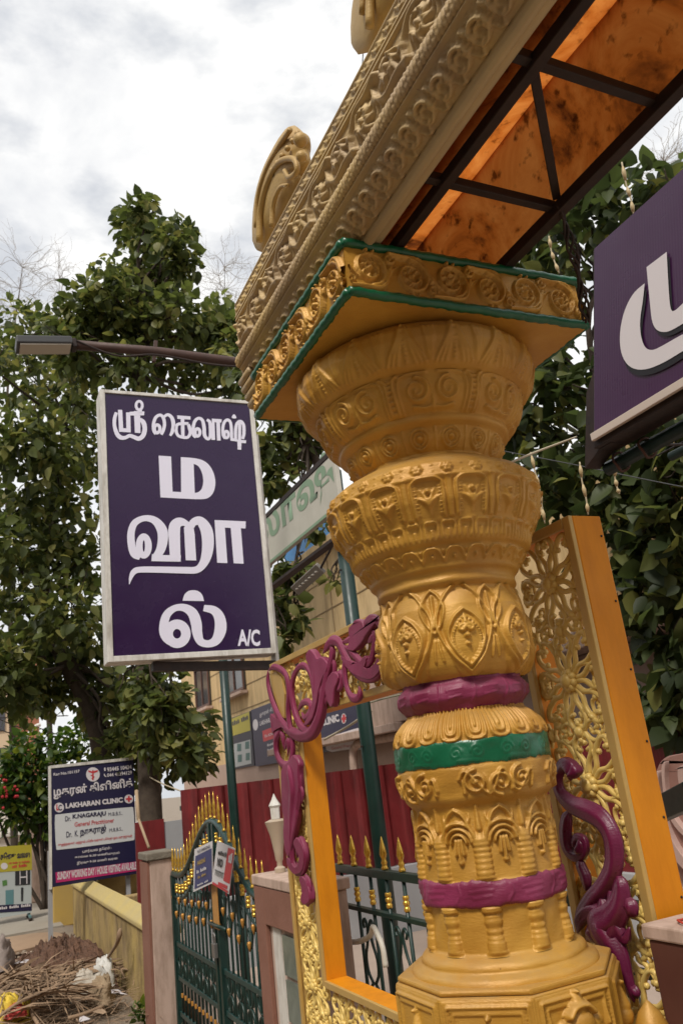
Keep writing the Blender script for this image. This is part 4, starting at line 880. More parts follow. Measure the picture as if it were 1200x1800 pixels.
scr_left = [
 [(472,1178,8),(484,1173,9),(502,1185,10),(508,1215,11),(507,1250,11),(512,1285,12),(522,1292,9)],
 [(471,1178,8),(472,1205,9),(482,1240,11),(500,1275,13),(525,1293,17),(548,1288,20),(562,1262,20),(568,1232,18),(575,1190,15),(584,1152,13),(582,1128,11)],
 [(560,1268,13),(548,1285,12),(530,1278,12),(518,1250,12),(513,1210,11),(520,1180,9),(534,1170,9),(546,1184,10),(552,1210,11),(554,1245,12)],
 [(524,1250,7),(532,1236,9),(545,1236,11),(546,1252,11),(536,1262,9),(530,1252,7)],
 [(554,1240,14),(557,1205,16),(556,1170,14),(549,1150,10)], [(560,1240,14),(572,1205,15),(578,1170,12),(574,1158,9)],
 [(566,1235,15),(582,1200,12),(600,1185,11),(600,1205,10),(592,1215,10)],
 [(568,1148,12),(582,1128,14),(596,1130,15),(606,1150,15),(618,1172,15),(640,1190,16),(660,1188,16),(672,1165,15),(676,1130,14),(670,1100,14),(655,1088,15),(642,1100,12),(636,1118,10)],
 [(604,1135,10),(622,1150,12),(640,1168,12),(652,1160,12),(657,1140,12),(660,1118,11),(652,1108,10)],
 [(606,1150,12),(606,1185,11),(612,1215,10),(622,1228,12),(632,1224,12),(631,1206,9)],
 [(620,1142,9),(626,1120,11),(630,1098,12),(636,1092,10)], [(600,1130,9),(618,1122,10),(624,1105,10),(620,1098,8)],
 [(590,1195,8),(588,1220,8),(586,1240,9)], [(646,1130,10),(656,1120,13),(658,1112,9)],
 [(556,1262,10),(566,1225,12),(560,1188,10),(545,1158,6)],[(564,1250,10),(584,1208,10),(588,1172,9),(580,1152,6)],
 [(512,1352,9),(500,1372,9),(498,1395,6)],[(522,1372,9),(532,1392,7),(530,1414,5)],[(514,1440,9),(506,1468,7),(510,1492,5)],
 # left stile, running down
 [(494,1280,12),(486,1300,13),(487,1325,12),(496,1342,11),(508,1344,11),(514,1325,11),(513,1295,10),(508,1275,9)],
 [(500,1318,8),(497,1295,9),(492,1284,7)], [(500,1318,10),(507,1302,9),(506,1330,7)],
 [(484,1258,14),(482,1276,14),(486,1300,11)],
 [(508,1340,18),(514,1360,24),(518,1390,24),(516,1420,22),(514,1450,18),(513,1490,14),(516,1520,13),(524,1532,13),(534,1528,12),(538,1505,12),(532,1482,14),(527,1470,10)],
 [(524,1352,14),(528,1375,10),(526,1400,14),(522,1430,12),(520,1455,9)], [(506,1375,10),(504,1400,8),(508,1430,8)],
 [(530,1478,13),(524,1492,10),(522,1508,8)], [(536,1536,10),(543,1552,12),(544,1572,13),(540,1584,14),(536,1578,9)],
]
scroll(scr_left, FX0-.022, PURP, fr, 'scroll_ornament')
for pl_ in ([(300,310),(330,262),(355,290),(375,330),(395,308),(430,340),(440,385),(410,430),(385,500),(370,600),(340,700),(285,725),(330,640),(350,560),(345,460),(330,380)],
 [(555,150),(575,130),(600,92),(640,102),(650,150),(690,80),(735,88),(700,140),(660,190),(640,230),(590,285),(535,275),(570,220)],
 [(500,300),(560,335),(620,352),(655,300),(668,330),(645,388),(700,375),(740,300),(752,390),(700,447),(640,442),(560,397)],
 [(415,490),(450,405),(490,398),(502,450),(475,500),(470,610),(440,605)],
 [(160,960),(200,930),(235,875),(270,935),(262,990),(272,1090),(250,1160),(257,1250),(232,1370),(215,1490),(190,1485),(172,1350),(178,1270),(166,1200),(160,1050)],
 [(230,1400),(255,1362),(292,1420),(302,1500),(285,1582),(240,1594),(198,1545),(192,1480),(215,1500),(240,1548),(262,1530),(268,1480),(245,1440)],
 [(262,1600),(300,1598),(328,1680),(332,1750),(300,1772),(272,1740),(288,1680)],
 [(95,640),(120,670),(160,690),(190,760),(175,720),(130,740),(110,760)]):
    pp = [tuple(at(450+x/3.3333, 1060+y/3.3333, 0, FX0-.02)[1:]) for x, y in chaikin(pl_, 1)]
    lf = MB().prism(pp, 0, FX0-.034, FX0-.006).build('scroll_leaf', PURP, fr, auto=True); bv = lf.modifiers.new('bevel', 'BEVEL'); bv.width = .009; bv.segments = 3; bv.limit_method = 'ANGLE'; bv.angle_limit = R(50)
MB().prism([tuple(at(x, y, 0, FX0-.01)[1:]) for x, y in [(477,1186),(486,1180),(496,1190),(502,1220),(502,1262),(496,1258),(484,1222)]], 0, FX0-.016, FX0-.006).build('ornament_infill', EDGEG, fr)
scr_right = [
 [(1010,1368,26),(1004,1352,26),(992,1344,20),(983,1356,16),(980,1376,17),(988,1398,20),(1008,1416,24),(1030,1425,28),(1055,1438,30),(1072,1460,30),(1080,1490,30),(1078,1525,28),(1062,1555,24),(1040,1580,22),(1024,1605,20),(1014,1632,14)],
 [(1002,1424,10),(996,1440,18),(994,1465,20),(998,1492,18),(1012,1505,16),(1026,1496,14),(1026,1478,13),(1014,1472,12),(1008,1484,11),(1014,1492,9)],
 [(1012,1368,30),(1008,1358,28),(1000,1352,20)],
 [(1016,1506,14),(1022,1525,17),(1030,1545,18),(1028,1565,14)], [(1028,1500,24),(1020,1490,26),(1014,1484,24)],
 [(1084,1535,20),(1092,1560,26),(1090,1590,34),(1076,1612,40),(1058,1625,44),(1072,1650,44),(1088,1680,34),(1098,1710,26),(1108,1740,18),(1114,1762,12)],
 [(1014,1640,12),(1020,1615,20),(1038,1600,24),(1062,1606,26),(1082,1626,26),(1098,1650,16),(1106,1630,10)],
 [(1030,1650,18),(1044,1640,26),(1060,1646,26),(1064,1662,20),(1052,1668,16)],
 [(1062,1660,30),(1080,1690,34),(1092,1715,26)], [(1100,1575,22),(1108,1595,26),(1104,1610,16)],
 [(1106,1730,16),(1116,1745,18),(1120,1756,10)],
 [(1068,1560,14),(1080,1590,26),(1078,1625,34),(1070,1660,30),(1080,1700,20)],[(1052,1570,14),(1062,1600,24),(1060,1640,30),(1072,1690,22)],[(1040,1440,14),(1062,1452,22),(1076,1480,18),(1082,1520,10)],
]
scroll(scr_right, FX0-.03, PURPG, fr, 'scroll_ornament', 1.5, .7)
# ================================================================== COMPOUND FENCE WITH GOLD SPEARS
GX = 1.62
fe = thing('spear_fence', (GX, 3.0, 0), 'dark green steel fence panel with gold spear finials seen through the lattice frame', 'fence')
for z, t in ((1.168, .034), (1.01, .018), (.42, .026)): MB().bar((GX, .9, z), (GX, 4.05, z), .03, t).build('rail', DGREEN, fe, bevel=.002)
barm = Inst('bar', MB().tube([(0, 0, .06), (0, 0, 1.185)], .0085, 8), DGREEN)
def spear_mesh(s=1.0):
    m = MB(); m.lathe([(.013,0),(.016,.006),(.013,.012),(.0105,.02),(.014,.028),(.0105,.036),(.0095,.044),(.013,.05),(.016,.062),(.0125,.085),(.006,.115),(.001,.132)], n=10)
    for q in (-1, 1): m.tube([(0, .010*q, .05), (0, .022*q, .066), (0, .017*q, .082)], [.004, .0045, .002], 5)
    return m
spr = Inst('spear_finial', spear_mesh(), SPEAR); colr = Inst('collar', MB().lathe([(.010,-.028),(.0135,-.024),(.0135,-.012),(.0105,-.010),(.0105,-.004),(.0145,0),(.0145,.010),(.0105,.013),(.0105,.017),(.0135,.019),(.0135,.03),(.010,.033)], n=10), SPEAR)
for y in np.arange(1.0, 4.03, .158):
    bo = barm.put((GX, y, 0), fe); spr.put((GX, y, 1.186), bo); colr.put((GX, y, 1.065), bo)
cs = MB()
for s in (-1, 1):
    cs.tube([(0, s*p[0], p[1]) for p in smooth_line([(.012, .02), (.05, .06), (.055, .12), (.025, .18), (.01, .24), (.03, .27), (.05, .255), (.04, .235)], 5)], .007, 6)
    cs.tube([(0, s*p[0], p[1]) for p in smooth_line([(.012, .02), (.035, .0), (.05, -.03), (.03, -.05), (.015, -.035)], 5)], .007, 6)
ci = Inst('scrollwork', cs, DGREEN)
for y in np.arange(1.08, 4.0, .316): ci.put((GX, y, .70), fe)
tag(MB().tube(smooth_line([tuple(at(x, y, 0, GX-.02)) for x, y in [(607,1655),(630,1655),(650,1645),(655,1630),(662,1640),(672,1665),(678,1700)]], 6), .012, 8).build('cable_tie', mat('pale_cable', (.62, .58, .50), .5), smooth=True), 'loop of pale cable tied to the green fence rail', 'cable')
# ================================================================== DRIVEWAY GATE
DX = 1.44; gy0, gy1, gpk = 4.42, 6.64, 5.42
ga = thing('driveway_gate', (DX, 5.5, 0), 'arched dark green driveway gate with rows of gold spears', 'gate')
def gtop(y):
    t = (gpk-y)/(gpk-gy0) if y < gpk else (y-gpk)/(gy1-gpk)
    return 1.02+.375*(.5+.5*math.cos(math.pi*min(1, t*1.18)))
gy = np.linspace(gy0, gy1, 60)
LGREEN = mat('green_steel_worn', (.008, .034, .031), .35, 0, (.013, .05, .046), 9, .4)
MB().tube([(DX, y, gtop(y)) for y in gy], .022, 8).build('arch_rail', LGREEN, ga, smooth=True)
MB().tube([(DX, y, gtop(y)-.155) for y in gy], .012, 6).build('arch_rail', DGREEN, ga, smooth=True)
for y in (gy0, gpk-.045, gpk+.045, gy1): MB().bar((DX, y, .0), (DX, y, gtop(y)-.01), .045, .045, (1, 0, 0)).build('stile', DGREEN, ga, bevel=.003)
for z in (.10, .33, .55): MB().bar((DX, gy0+.03, z), (DX, gpk-.07, z), .02, .03).build('rail', LGREEN, ga, bevel=.002); MB().bar((DX, gpk+.07, z), (DX, gy1-.03, z), .02, .03).build('rail', LGREEN, ga, bevel=.002)
gb = Inst('bar', MB().tube([(0, 0, 0), (0, 0, 1)], .008, 8), DGREEN)
gs = Inst('spear_finial', MB().lathe([(.010,0),(.0135,.006),(.010,.012),(.007,.022),(.010,.032),(.012,.045),(.009,.062),(.0125,.074),(.009,.095),(.0045,.13),(.001,.165)], n=10), SPEAR)
tulip = MB().lathe([(.004, -.05), (.012, -.02), (.017, .004), (.014, .018), (.006, .022)], n=8); tl_ = Inst('gold_bud', tulip, mat('ochre_gold', (.50, .24, .05), .4, .3))
cw = MB()
for s in (-1, 1): cw.tube([(0, s*p[0], p[1]) for p in smooth_line([(.004, -.02), (.03, .03), (.045, .06), (.03, .075), (.02, .06)], 4)], .0065, 6)
cwi = Inst('scroll_cup', cw, DGREEN)
vol = MB()
for s in (-1, 1): vol.tube([(0, p[0], s*p[1]) for p in smooth_line([(-.05, .10), (-.06, .05), (-.02, .005), (.04, .03), (.05, .08), (.015, .09), (.0, .065)], 5)], .008, 6)
voli = Inst('s_scroll', vol, DGREEN)
ys_ = np.arange(gy0+.06, gy1, .098)
for i, y in enumerate(ys_):
    t = gtop(y); bo = gb.put((DX, y, .02), ga, scale=(1, 1, t)); gs.put((DX, y, t+.02), bo); colr.put((DX, y, t-.095), bo, scale=(1.1, 1.1, 1))
    z = .86-(.10 if i % 2 else 0)+.10*(t-1.02); cwi.put((DX, y, z), ga); tl_.put((DX-.012, y, z), ga, scale=(.8, .8, .7)); tl_.put((DX, y, .22), ga, scale=(.55, .55, 1.3))
    if i % 2 == 0: voli.put((DX, y, .44), ga)
lk = MB().box(DX-.05, DX-.024, gpk-.03, gpk+.03, .62, .70); lk.tube(smooth_line([(DX-.037, gpk-.02, .70), (DX-.037, gpk-.02, .74), (DX-.037, gpk, .755), (DX-.037, gpk+.02, .74), (DX-.037, gpk+.02, .70)], 4), .006, 6); lk.build('padlock', mat('worn_steel', (.3, .29, .28), .4, .8), ga, bevel=.003)
MB().box(DX-.03, DX-.022, gpk-.10, gpk+.02, .78, 1.16).build('ochre_plate', mat('ochre_plate', (.42, .20, .05), .55, .1, (.5, .26, .07), 20, .3), ga, bevel=.003)
MB().tube([(DX-.03, gpk-.25, .80), (DX-.03, gpk+.12, .80)], .012, 8).build('latch', DGREEN, ga, smooth=True)
# posters wired to the gate
def poster(px, X, label, base):
    o = thing('gate_poster', at(*px[3], 0, X), label, 'poster')
    q = [at(x, y, 0, X) for x, y in px]; q2 = [c+np.array([.003, 0, 0]) for c in q]
    MB().add(q+q2, [(0,1,2,3),(7,6,5,4),(0,4,5,1),(1,5,6,2),(2,6,7,3),(3,7,4,0)]).build('sheet', base, o); return o
PX = DX-.065
o = poster([(342,1493),(373,1478),(374,1552),(340,1568)], PX, 'navy no parking poster wired to the green gate', mat('poster_white', (.62, .60, .62), .5))
Print(0, PX-.002).poly([(343.5,1505),(372,1491),(372.5,1549),(342,1563)], raw=True).build('navy_field', mat('poster_blue', (.035, .04, .14), .5), o)
text('NO PARKING', (347,1500), (369,1490), (347,1495), 0, PX-.004, NAVY, o, bold=.03)
text('PARKING', (347,1522), (361,1515), (347,1514), 0, PX-.004, mat('ochre_print', (.35, .24, .08), .5), o, bold=.04)
blurline((346,1536), (363,1528), (346,1530), 0, PX-.004, MATS['poster_white'], o, (2, 5)); blurline((348,1545), (362,1538), (348,1540), 0, PX-.004, MATS['ochre_print'], o, (2, 4)); blurline((347,1558), (366,1549), (347,1555), 0, PX-.004, MATS['poster_white'], o, (5, 3))
PX2 = PX-.02
o = poster([(382,1478),(413,1492),(402,1572),(372,1553)], PX2, 'white and red no parking poster wired to the green gate', MATS['poster_white'])
Print(0, PX2-.002).poly([(401,1490),(412,1494),(403.5,1554),(392.5,1548)], raw=True).poly([(384,1550),(400,1557),(399,1563),(383,1556)], raw=True).poly([(374,1550),(401,1566),(400,1570),(373,1554)], raw=True).build('red_strip', REDP, o)
text('NO', (381,1522), (390,1526), (383,1507), 0, PX2-.004, BLACKP, o, bold=.05); blurline((383,1502), (398,1507), (384,1494), 0, PX2-.004, BLACKP, o, (6,)); text('PARKING', (377,1538), (391,1544), (379,1528), 0, PX2-.004, mat('grey_print', (.2, .2, .2), .5), o, bold=.03)
blurline((401,1516), (407.5,1518), (403,1498), 0, PX2-.004, MATS['poster_white'], o, (3,))
Print(0, PX2-.004).poly([(377,1528),(392,1535),(391.5,1536),(377,1529)], raw=True).build('rule_line', BLACKP, o)
# lantern on the near pier
o = thing('pier_lantern', (1.47, 4.0, 1.15), 'pale fluted lantern standing on the brown and pink pier', 'lamp')
lp = at(490, 1500, 0, 1.47)
MB().lathe([(.028,0),(.028,.02),(.014,.03),(.014,.05),(.02,.06),(.024,.10),(.038,.18),(.056,.235),(.059,.245),(.03,.255)], (1.47, lp[1], 1.151), 16).build('body', mat('cream_enamel', (.42, .33, .24), .4), o, auto=True)
MB().lathe([(.024,.256),(.026,.31),(.033,.322),(.015,.35),(.006,.37),(.001,.38)], (1.47, lp[1], 1.151), 6).build('cap', SIGNW, o)
# ================================================================== SIGNS
# tall projecting sign
SY = 4.15
sg = thing('projecting_sign', (1.06, SY, 2.2), 'tall purple hall sign with big white Tamil letters in a white case', 'sign')
sx0, sx1, sz0, sz1 = .632, 1.512, 2.242, 3.735
MB().box(sx0, sx1, SY+.012, SY+.14, sz0, sz1).build('case', SIGNW, sg, bevel=.004)
sgf = MB().box(sx0+.028, sx1-.028, SY+.006, SY+.0115, sz0+.03, sz1-.02).build('purple_face', SIGNP, sg)
for a in ((sx0, sx0+.027, sz0, sz1), (sx1-.027, sx1, sz0, sz1), (sx0+.027, sx1-.027, sz0, sz0+.029), (sx0+.027, sx1-.027, sz1-.019, sz1)): MB().box(a[0], a[1], SY-.002, SY+.0115, a[2], a[3]).build('edge_trim', SIGNW, sg, bevel=.002)
MB().bar((.86, SY+.06, 2.215), (1.75, SY+.06, 2.175), .05, .045).build('bracket', BLACKST, sg)
MB().box(sx1+.004, sx1+.022, SY+.03, SY+.11, sz0-.06, sz1-.2).build('side_channel', SIGNW, sg)
K = 3.4615
def zp(): return Print(1, SY+.0045, 160, 670, K)
zp().poly([(412,453,1),(488,458,1),(497,672,1),(549,675,1),(547,462,1),(640,468),(700,488),(742,540),(760,610),(750,672),(722,708),(684,720),(560,715),(423,707,1)], [[(625,503,1),(655,515),(678,560),(685,612),(676,655),(655,676),(632,681,1)]]).build('letter', WHITEP, sgf)
q = zp()
q.ring(322,1003,28,56,42).rib([(300,1075,30),(262,1050,44),(246,985,46),(246,915,44),(270,860,40),(328,834,36),(388,848,46),(430,900,62),(438,960,62),(422,1030,54),(385,1082,40)])
q.poly([(368,1095,1),(372,1052,1),(440,1058,1),(548,1060,1),(546,1099,1)], n=0)
q.poly([(470,910,1),(478,862),(515,830),(560,830),(602,862,1),(620,850),(600,900,1),(570,880),(548,880),(541,900),(546,1098,1),(482,1090,1)], n=2)
q.poly([(566,890,1),(605,850,1),(628,880),(641,1091,1),(577,1090,1)], n=1)
q.rib([(606,890,40),(625,858,46),(665,852,56),(702,905,72),(712,985,72),(703,1060,64),(680,1115,50),(640,1148,42),(560,1150,40),(420,1147,38),(300,1147,36),(262,1160,34),(243,1195,22),(234,1236,3)])
q.build('letter', WHITEP, sgf)
zp().poly([(752,845),(942,853),(940,896),(912,895),(929,1111),(868,1108),(850,893),(815,891),(830,1107),(768,1105)], raw=True).build('letter', WHITEP, sgf)
q = zp().poly([(558,1336,1),(566,1300),(590,1276),(624,1270),(658,1278),(680,1302),(688,1338,1)])
q.ring(524,1537,54,58,58).rib([(530,1596,36),(478,1580,50),(446,1535,56),(446,1470,54),(466,1415,48),(515,1380,40),(572,1380,48),(618,1412,62),(640,1470,66),(648,1535,60),(668,1585,48),(716,1598,44),(762,1575,58),(788,1510,72),(782,1440,66),(748,1395,52),(686,1380,38)])
q.build('letter', WHITEP, sgf)
q = zp()                                                        # small heading, drawn by hand
q.poly([(165,174),(191,175),(197,286),(216,287),(214,190),(240,190),(243,312),(172,308)], raw=True).poly([(262,182),(300,182),(302,316),(268,314)], raw=True).poly([(236,186),(326,184),(324,208),(238,209)], raw=True)
q.rib([(156,190,20),(145,225,22),(144,270,22),(158,318,26),(180,342,26),(208,344,22),(236,332,22),(262,340,24),(292,350,26),(318,330,28),(328,290,28),(320,252,28),(298,230,20)]).ring(294,148,19,26,17).rib([(296,170,26),(300,190,26)])
q.build('letter', WHITEP, sgf)
q = zp()
q.ring(403,290,17,24,20).rib([(395,322,18),(383,300,20),(381,262,20),(394,222,20),(420,206,18),(440,222,20),(448,262,20),(440,300,20),(428,325,18)]).rib([(436,225,16),(466,204,18),(492,222,22),(502,262,24),(496,305,22),(482,332,14)])
q.build('letter', WHITEP, sgf)
q = zp()
q.poly([(525,208),(606,214),(606,234),(526,229)], raw=True).poly([(546,220),(568,221),(570,335),(549,334)], raw=True).rib([(592,262,18),(600,285,22),(604,315,20),(590,340,18),(562,342,18),(530,330,18),(518,298,20),(526,265,18),(560,258,18),(594,258,16)])
q.build('letter', WHITEP, sgf)
q = zp()
q.ring(648,312,15,22,20).rib([(640,342,18),(624,325,20),(622,285,20),(632,245,20),(654,226,18),(678,238,20),(688,280,22),(692,330,22),(712,352,18),(726,335,20),(728,290,22),(722,248,20),(705,234,16)])
q.poly([(736,228),(796,232),(794,252),(785,252),(789,362),(767,361),(762,251),(752,250),(756,358),(733,357)], raw=True).build('letter', WHITEP, sgf)
q = zp()
q.ring(824,325,13,20,18).rib([(816,350,16),(804,325,18),(803,280,18),(814,246,18),(834,236,18),(850,256,18),(855,310,18),(856,350,18)]).poly([(848,344),(890,350),(890,368),(848,362)], raw=True).rib([(880,360,18),(880,300,20),(888,258,18),(910,244,18),(928,268,20),(930,320,20),(922,352,18)]).poly([(890,355),(944,360),(943,378),(916,376),(914,418),(892,416)], raw=True).rib([(905,240,18),(903,400,20)])
q.poly([(854,226),(860,208),(870,200),(880,208),(887,228)], n=1).build('letter', WHITEP, sgf)
text('A/C', (160+893/K, 670+1612/K), (160+1030/K, 670+1612/K), (160+890/K, 670+1510/K), 1, SY+.0045, WHITEP, sgf, bold=.035)
# hall sign on the right
HX = 2.0; hy1, hz0, hz1 = 2.045, 2.60, 3.262
hs = thing('hall_sign', (HX, 1.2, 2.55), 'large ribbed purple hall sign with thick white letters above the green pipe', 'sign')
MB().prism([(-.35, hz0-.02), (2.065, hz0-.02), (1.852, hz1), (-.35, hz1)], 0, HX+.008, HX+.12).build('case', BLACKST, hs, bevel=.004)
rb = MB(); ns = 480; yv = np.linspace(-.34, hy1-.006, ns); P = np.zeros((2, ns, 3)); P[..., 1] = yv; P[1, :, 1] = -.34+(yv+.34)*(1.840+.34)/(yv[-1]+.34); P[0, :, 2] = hz0+.03; P[1, :, 2] = hz1-.004; P[..., 0] = HX+.003+.00035*np.sin(yv*2*math.pi/.0125)
hsf = gridmesh('ribbed_face', P, SIGNP2, hs)
MB().box(HX-.012, HX+.004, -.35, hy1, hz0, hz0+.028).build('lower_trim', mat('warm_trim', (.52, .44, .38), .5), hs, bevel=.002)
MB().prism([(2.0, hz0-.022), (2.06, hz0-.022), (2.15, hz0-.06), (2.06, hz0+.20), (1.99, hz0+.27)], 0, HX+.03, HX+.10).build('end_bracket', BLACKST, hs)
K2 = 762/360
LETA = [(625,465,1),(700,408,1),(708,560),(714,622),(726,632),(762,598),(800,560),(812,352,1),(880,300,1),(890,500),(870,600),(800,650),(720,700),(690,708),(662,700),(645,670),(638,600)]
LETB = [(618,525,1),(575,560),(540,630),(524,715),(530,790),(560,838),(612,850),(680,826),(762,776),(900,690),(960,600),(930,600),(880,660),(762,712),(680,760),(645,776),(618,765),(603,720),(600,660),(612,590)]
def shift(l, dx, dy): return [(p[0]+dx, p[1]+dy, *p[2:]) for p in l]
q = Print(0, HX-.0012, 840, 250, K2).poly(shift(LETA, 10, 16)).poly(shift(LETB, 8, 22)); q.build('letter_shadow', BLACKP, hsf)
q = Print(0, HX-.0032, 840, 250, K2).poly(LETA).poly(LETB); q.build('letter', WHITEG, hsf)
# canopy posts and pipes
def pole(x, y, z0, z1, r, label, par=None):
    o = thing('canopy_post', (x, y, z0), label, 'post', 'green steel posts of the canopy'); MB().tube([(x, y, z0), (x, y, z1)], r, 16).build('tube', DGREEN, o, smooth=True)
    MB().lathe([(r*1.6, 0), (r*1.6, .02), (r*1.05, .03)], (x, y, z0), 16).build('base_plate', DGREEN, o); return o
pl = pole(2.09, 4.37, .06, 3.40, .043, 'thick dark green post behind the magenta scroll and white banner')
for z in (1.72, 2.2, 2.75): MB().tube([(2.045, 4.35, z), (2.035, 4.345, z)], .006, 6).build('bolt', BLACKST, pl)
pole(1.90, 6.5, .06, 2.9, .036, 'slim dark green post standing below the purple projecting sign')
o = thing('sign_rack', (2.1, 1.4, 2.5), 'dark green pipe with wire rack carrying the ribbed purple sign', 'rack')
p0, p1 = at(1062, 800, 0, 2.12), at(1200, 800, 0, 2.12)
MB().tube([(2.12, p0[1], 2.535), (2.12, -.4, 2.535)], .026, 14).build('pipe', DGREEN, o, smooth=True)
MB().tube([(2.45, p0[1], 2.60), (2.45, -.4, 2.60)], .018, 10).build('pipe', DGREEN, o, smooth=True)
MB().tube([(2.12, p0[1]-.15, 2.565), (2.6, p0[1]-.15, 2.6)], .005, 6).tube([(2.12, p0[1]-.55, 2.565), (2.6, p0[1]-.55, 2.6)], .005, 6).build('wire', BLACKST, o)
wr = Inst('wire', MB().tube([(0, 0, 0), (0, -2.3, 0)], .0035, 5), BLACKST)
for k in range(5): wr.put((2.2+.09*k, p0[1], 2.585+.008*k), o)
for y in (p0[1]-.07, p0[1]-.20): MB().tube([(2.12+.034*math.cos(a), y+.006*math.sin(a*3), 2.535+.034*math.sin(a)) for a in np.linspace(0, 6.4, 24)], .005, 5).build('wire_tie', mat('rust', (.07, .03, .02), .8), o)
# white banner with green letters
o = thing('banner_board', (2.0, 4.8, 3.1), 'dirty white banner board with pale green Tamil letters between the purple sign and pillar', 'banner')
MB().box(2.0, 2.03, 4.17, 6.4, 3.095, 3.44).build('panel', mat('dirty_white', (.52, .50, .44), .6, 0, (.42, .41, .35), 5, .3), o, bevel=.004)
MB().box(1.995, 2.035, 4.16, 6.42, 3.442, 3.475).build('top_bar', BLACKST, o); MB().box(2.0, 2.06, 4.2, 6.4, 2.93, 2.95).build('lower_bar', BLACKST, o)
PG = mat('faded_green_print', (.20, .30, .20), .6)
MB().box(1.9975, 1.9995, 4.18, 6.39, 3.098, 3.118).build('green_stripe', PG, o)
text('மஹால் கைலாஷ்', (300, 1116), (590, 872), (297, 1064), 0, 1.998, PG, o, bold=.03)
# ================================================================== CLINIC BOARD BY THE WALL
CY = 11.0
cb = thing('clinic_board', (1.45, CY, .5), 'navy clinic board with white panel and pink bottom strip standing over the yellow wall', 'sign')
cx0, cx1, cz0, cz1 = .965, 1.95, .705, 2.045
cbp = MB().box(cx0, cx1, CY+.004, CY+.07, cz0, cz1).build('panel', NAVY, cb, bevel=.004)
MB().box(cx0-.012, cx1, CY-.006, CY+.08, cz1+.001, cz1+.035).build('top_trim', SIGNW, cb); MB().box(cx0-.03, cx0-.002, CY-.004, CY+.08, cz0-.02, cz1+.03).build('side_trim', SIGNW, cb)
for x in (cx0-.015, cx1-.1): MB().bar((x, CY+.1, -.05), (x, CY+.1, cz0+.4), .05, .05, (0, 1, 0)).build('post', GREYW, cb)
def cp(): return Print(1, CY, 0, 1230, 4.0)
def ct(body, x0, y0, x1, y1, x2, y2, m, bold=.02, lift=.002): text(body, (x0/4, 1230+y0/4), (x1/4, 1230+y1/4), (x2/4, 1230+y2/4), 1, CY-lift, m, cbp, bold=bold)
cp().disc(655,525,48,50).build('emblem_disc', WHITEG, cbp); cp().disc(418,758,34,34).build('logo_disc', WHITEG, cbp); cp().disc(907,698,31,31).build('cross_disc', WHITEG, cbp)
Q = Print(1, CY-.002, 0, 1230, 4.0); Q.poly([(650,495),(660,495),(660,565),(650,565)], raw=True).poly([(622,495),(650,505),(690,493),(688,506),(656,518),(624,508)], raw=True); Q.rib([(640,530,7),(662,542,7),(646,556,7)]); Q.poly([(901,676),(913,675),(914,718),(902,719)], raw=True).poly([(886,692),(928,690),(928,703),(887,705)], raw=True); Q.build('red_emblem', REDP, cbp)
ct('L', 398, 780, 420, 776, 398, 736, REDP, .04); ct('C', 412, 782, 438, 778, 412, 740, NAVY, .03)
cp().poly([(385,812),(400,806),(925,752),(942,758),(950,980),(938,990),(410,1058),(394,1050)], n=1).build('white_panel', mat('board_white', (.56, .57, .58), .45), cbp)
cp().poly([(392,1214),(962,1137),(965,1202),(396,1288)], raw=True).build('pink_strip', MAGP, cbp)
ct('Reg No.101157', 378, 542, 562, 518, 378, 515, WHITEG); ct('93445 10434', 756, 506, 928, 486, 754, 477, WHITEG, .03); ct('044 46394129', 756, 544, 930, 524, 754, 518, WHITEG, .02)
Print(1, CY-.001, 0, 1230, 4.0).poly([(733,478),(744,477),(745,500),(734,501)], raw=True).rib([(735,520,6),(738,534,7),(750,542,6)]).build('phone_icon', WHITEG, cbp)
ct('ழகரன் கிளினிக்', 380, 702, 936, 634, 376, 612, WHITEG, .03); ct('LAKHARAN CLINIC', 464, 766, 866, 722, 462, 728, WHITEG, .05)
ct('Dr.', 460, 856, 500, 852, 460, 820, NAVY, .01, .003); ct('K.NAGARAJU', 512, 846, 746, 822, 512, 806, NAVY, .04, .003); ct('M.B.B.S.,', 764, 822, 862, 812, 764, 794, NAVY, .0, .003)
ct('General Practitioner', 526, 894, 804, 862, 526, 862, REDP, .01, .003); ct('Dr.  K.', 468, 970, 552, 960, 468, 928, NAVY, .01, .003); ct('நாகராஜ்', 565, 968, 748, 938, 565, 905, NAVY, .03, .003); ct('M.B.B.S.,', 770, 934, 864, 922, 770, 906, NAVY, .0, .003)
ct('குழந்தைகள் மற்றும் பெரியவர்கள் பொது நல மருத்துவர்', 410, 1036, 930, 970, 410, 1010, REDP, .02, .003)
ct('பார்வை நேரம் :', 582, 1085, 786, 1056, 582, 1055, WHITEG, .02); ct('காலை 8-20 மணிமுதல்', 527, 1122, 842, 1088, 527, 1098, WHITEG, .02); ct('இரவு 9-30 மணி வரை', 543, 1164, 828, 1128, 543, 1138, WHITEG, .02)
ct('SUNDAY WORKING DAY / HOUSE VISITING AVAILABLE', 406, 1268, 962, 1192, 406, 1212, WHITEG, .03, .003)
o = thing('parked_van', (2.1, 12.6, 0), 'dark navy van mostly hidden behind the yellow wall and clinic board', 'van')
MB().prism([(12.0, .35), (12.0, .80), (12.12, .88), (12.3, 1.15), (12.5, 1.2), (14.6, 1.2), (14.7, .9), (14.7, .35)], 0, 1.56, 2.7).build('body', mat('navy_car_paint', (.008, .008, .03), .2, coat=.6), o, bevel=.03)
MB().box(1.6, 2.66, 11.985, 11.998, .77, .80).build('red_stripe', REDP, o); MB().box(1.6, 2.66, 11.98, 11.998, .50, .62).build('bumper', BLACKST, o, bevel=.01)
whl = Inst('wheel', MB().lathe([(.10,-.09),(.28,-.09),(.31,-.05),(.31,.05),(.28,.09),(.10,.09)], n=24), BLACKST)
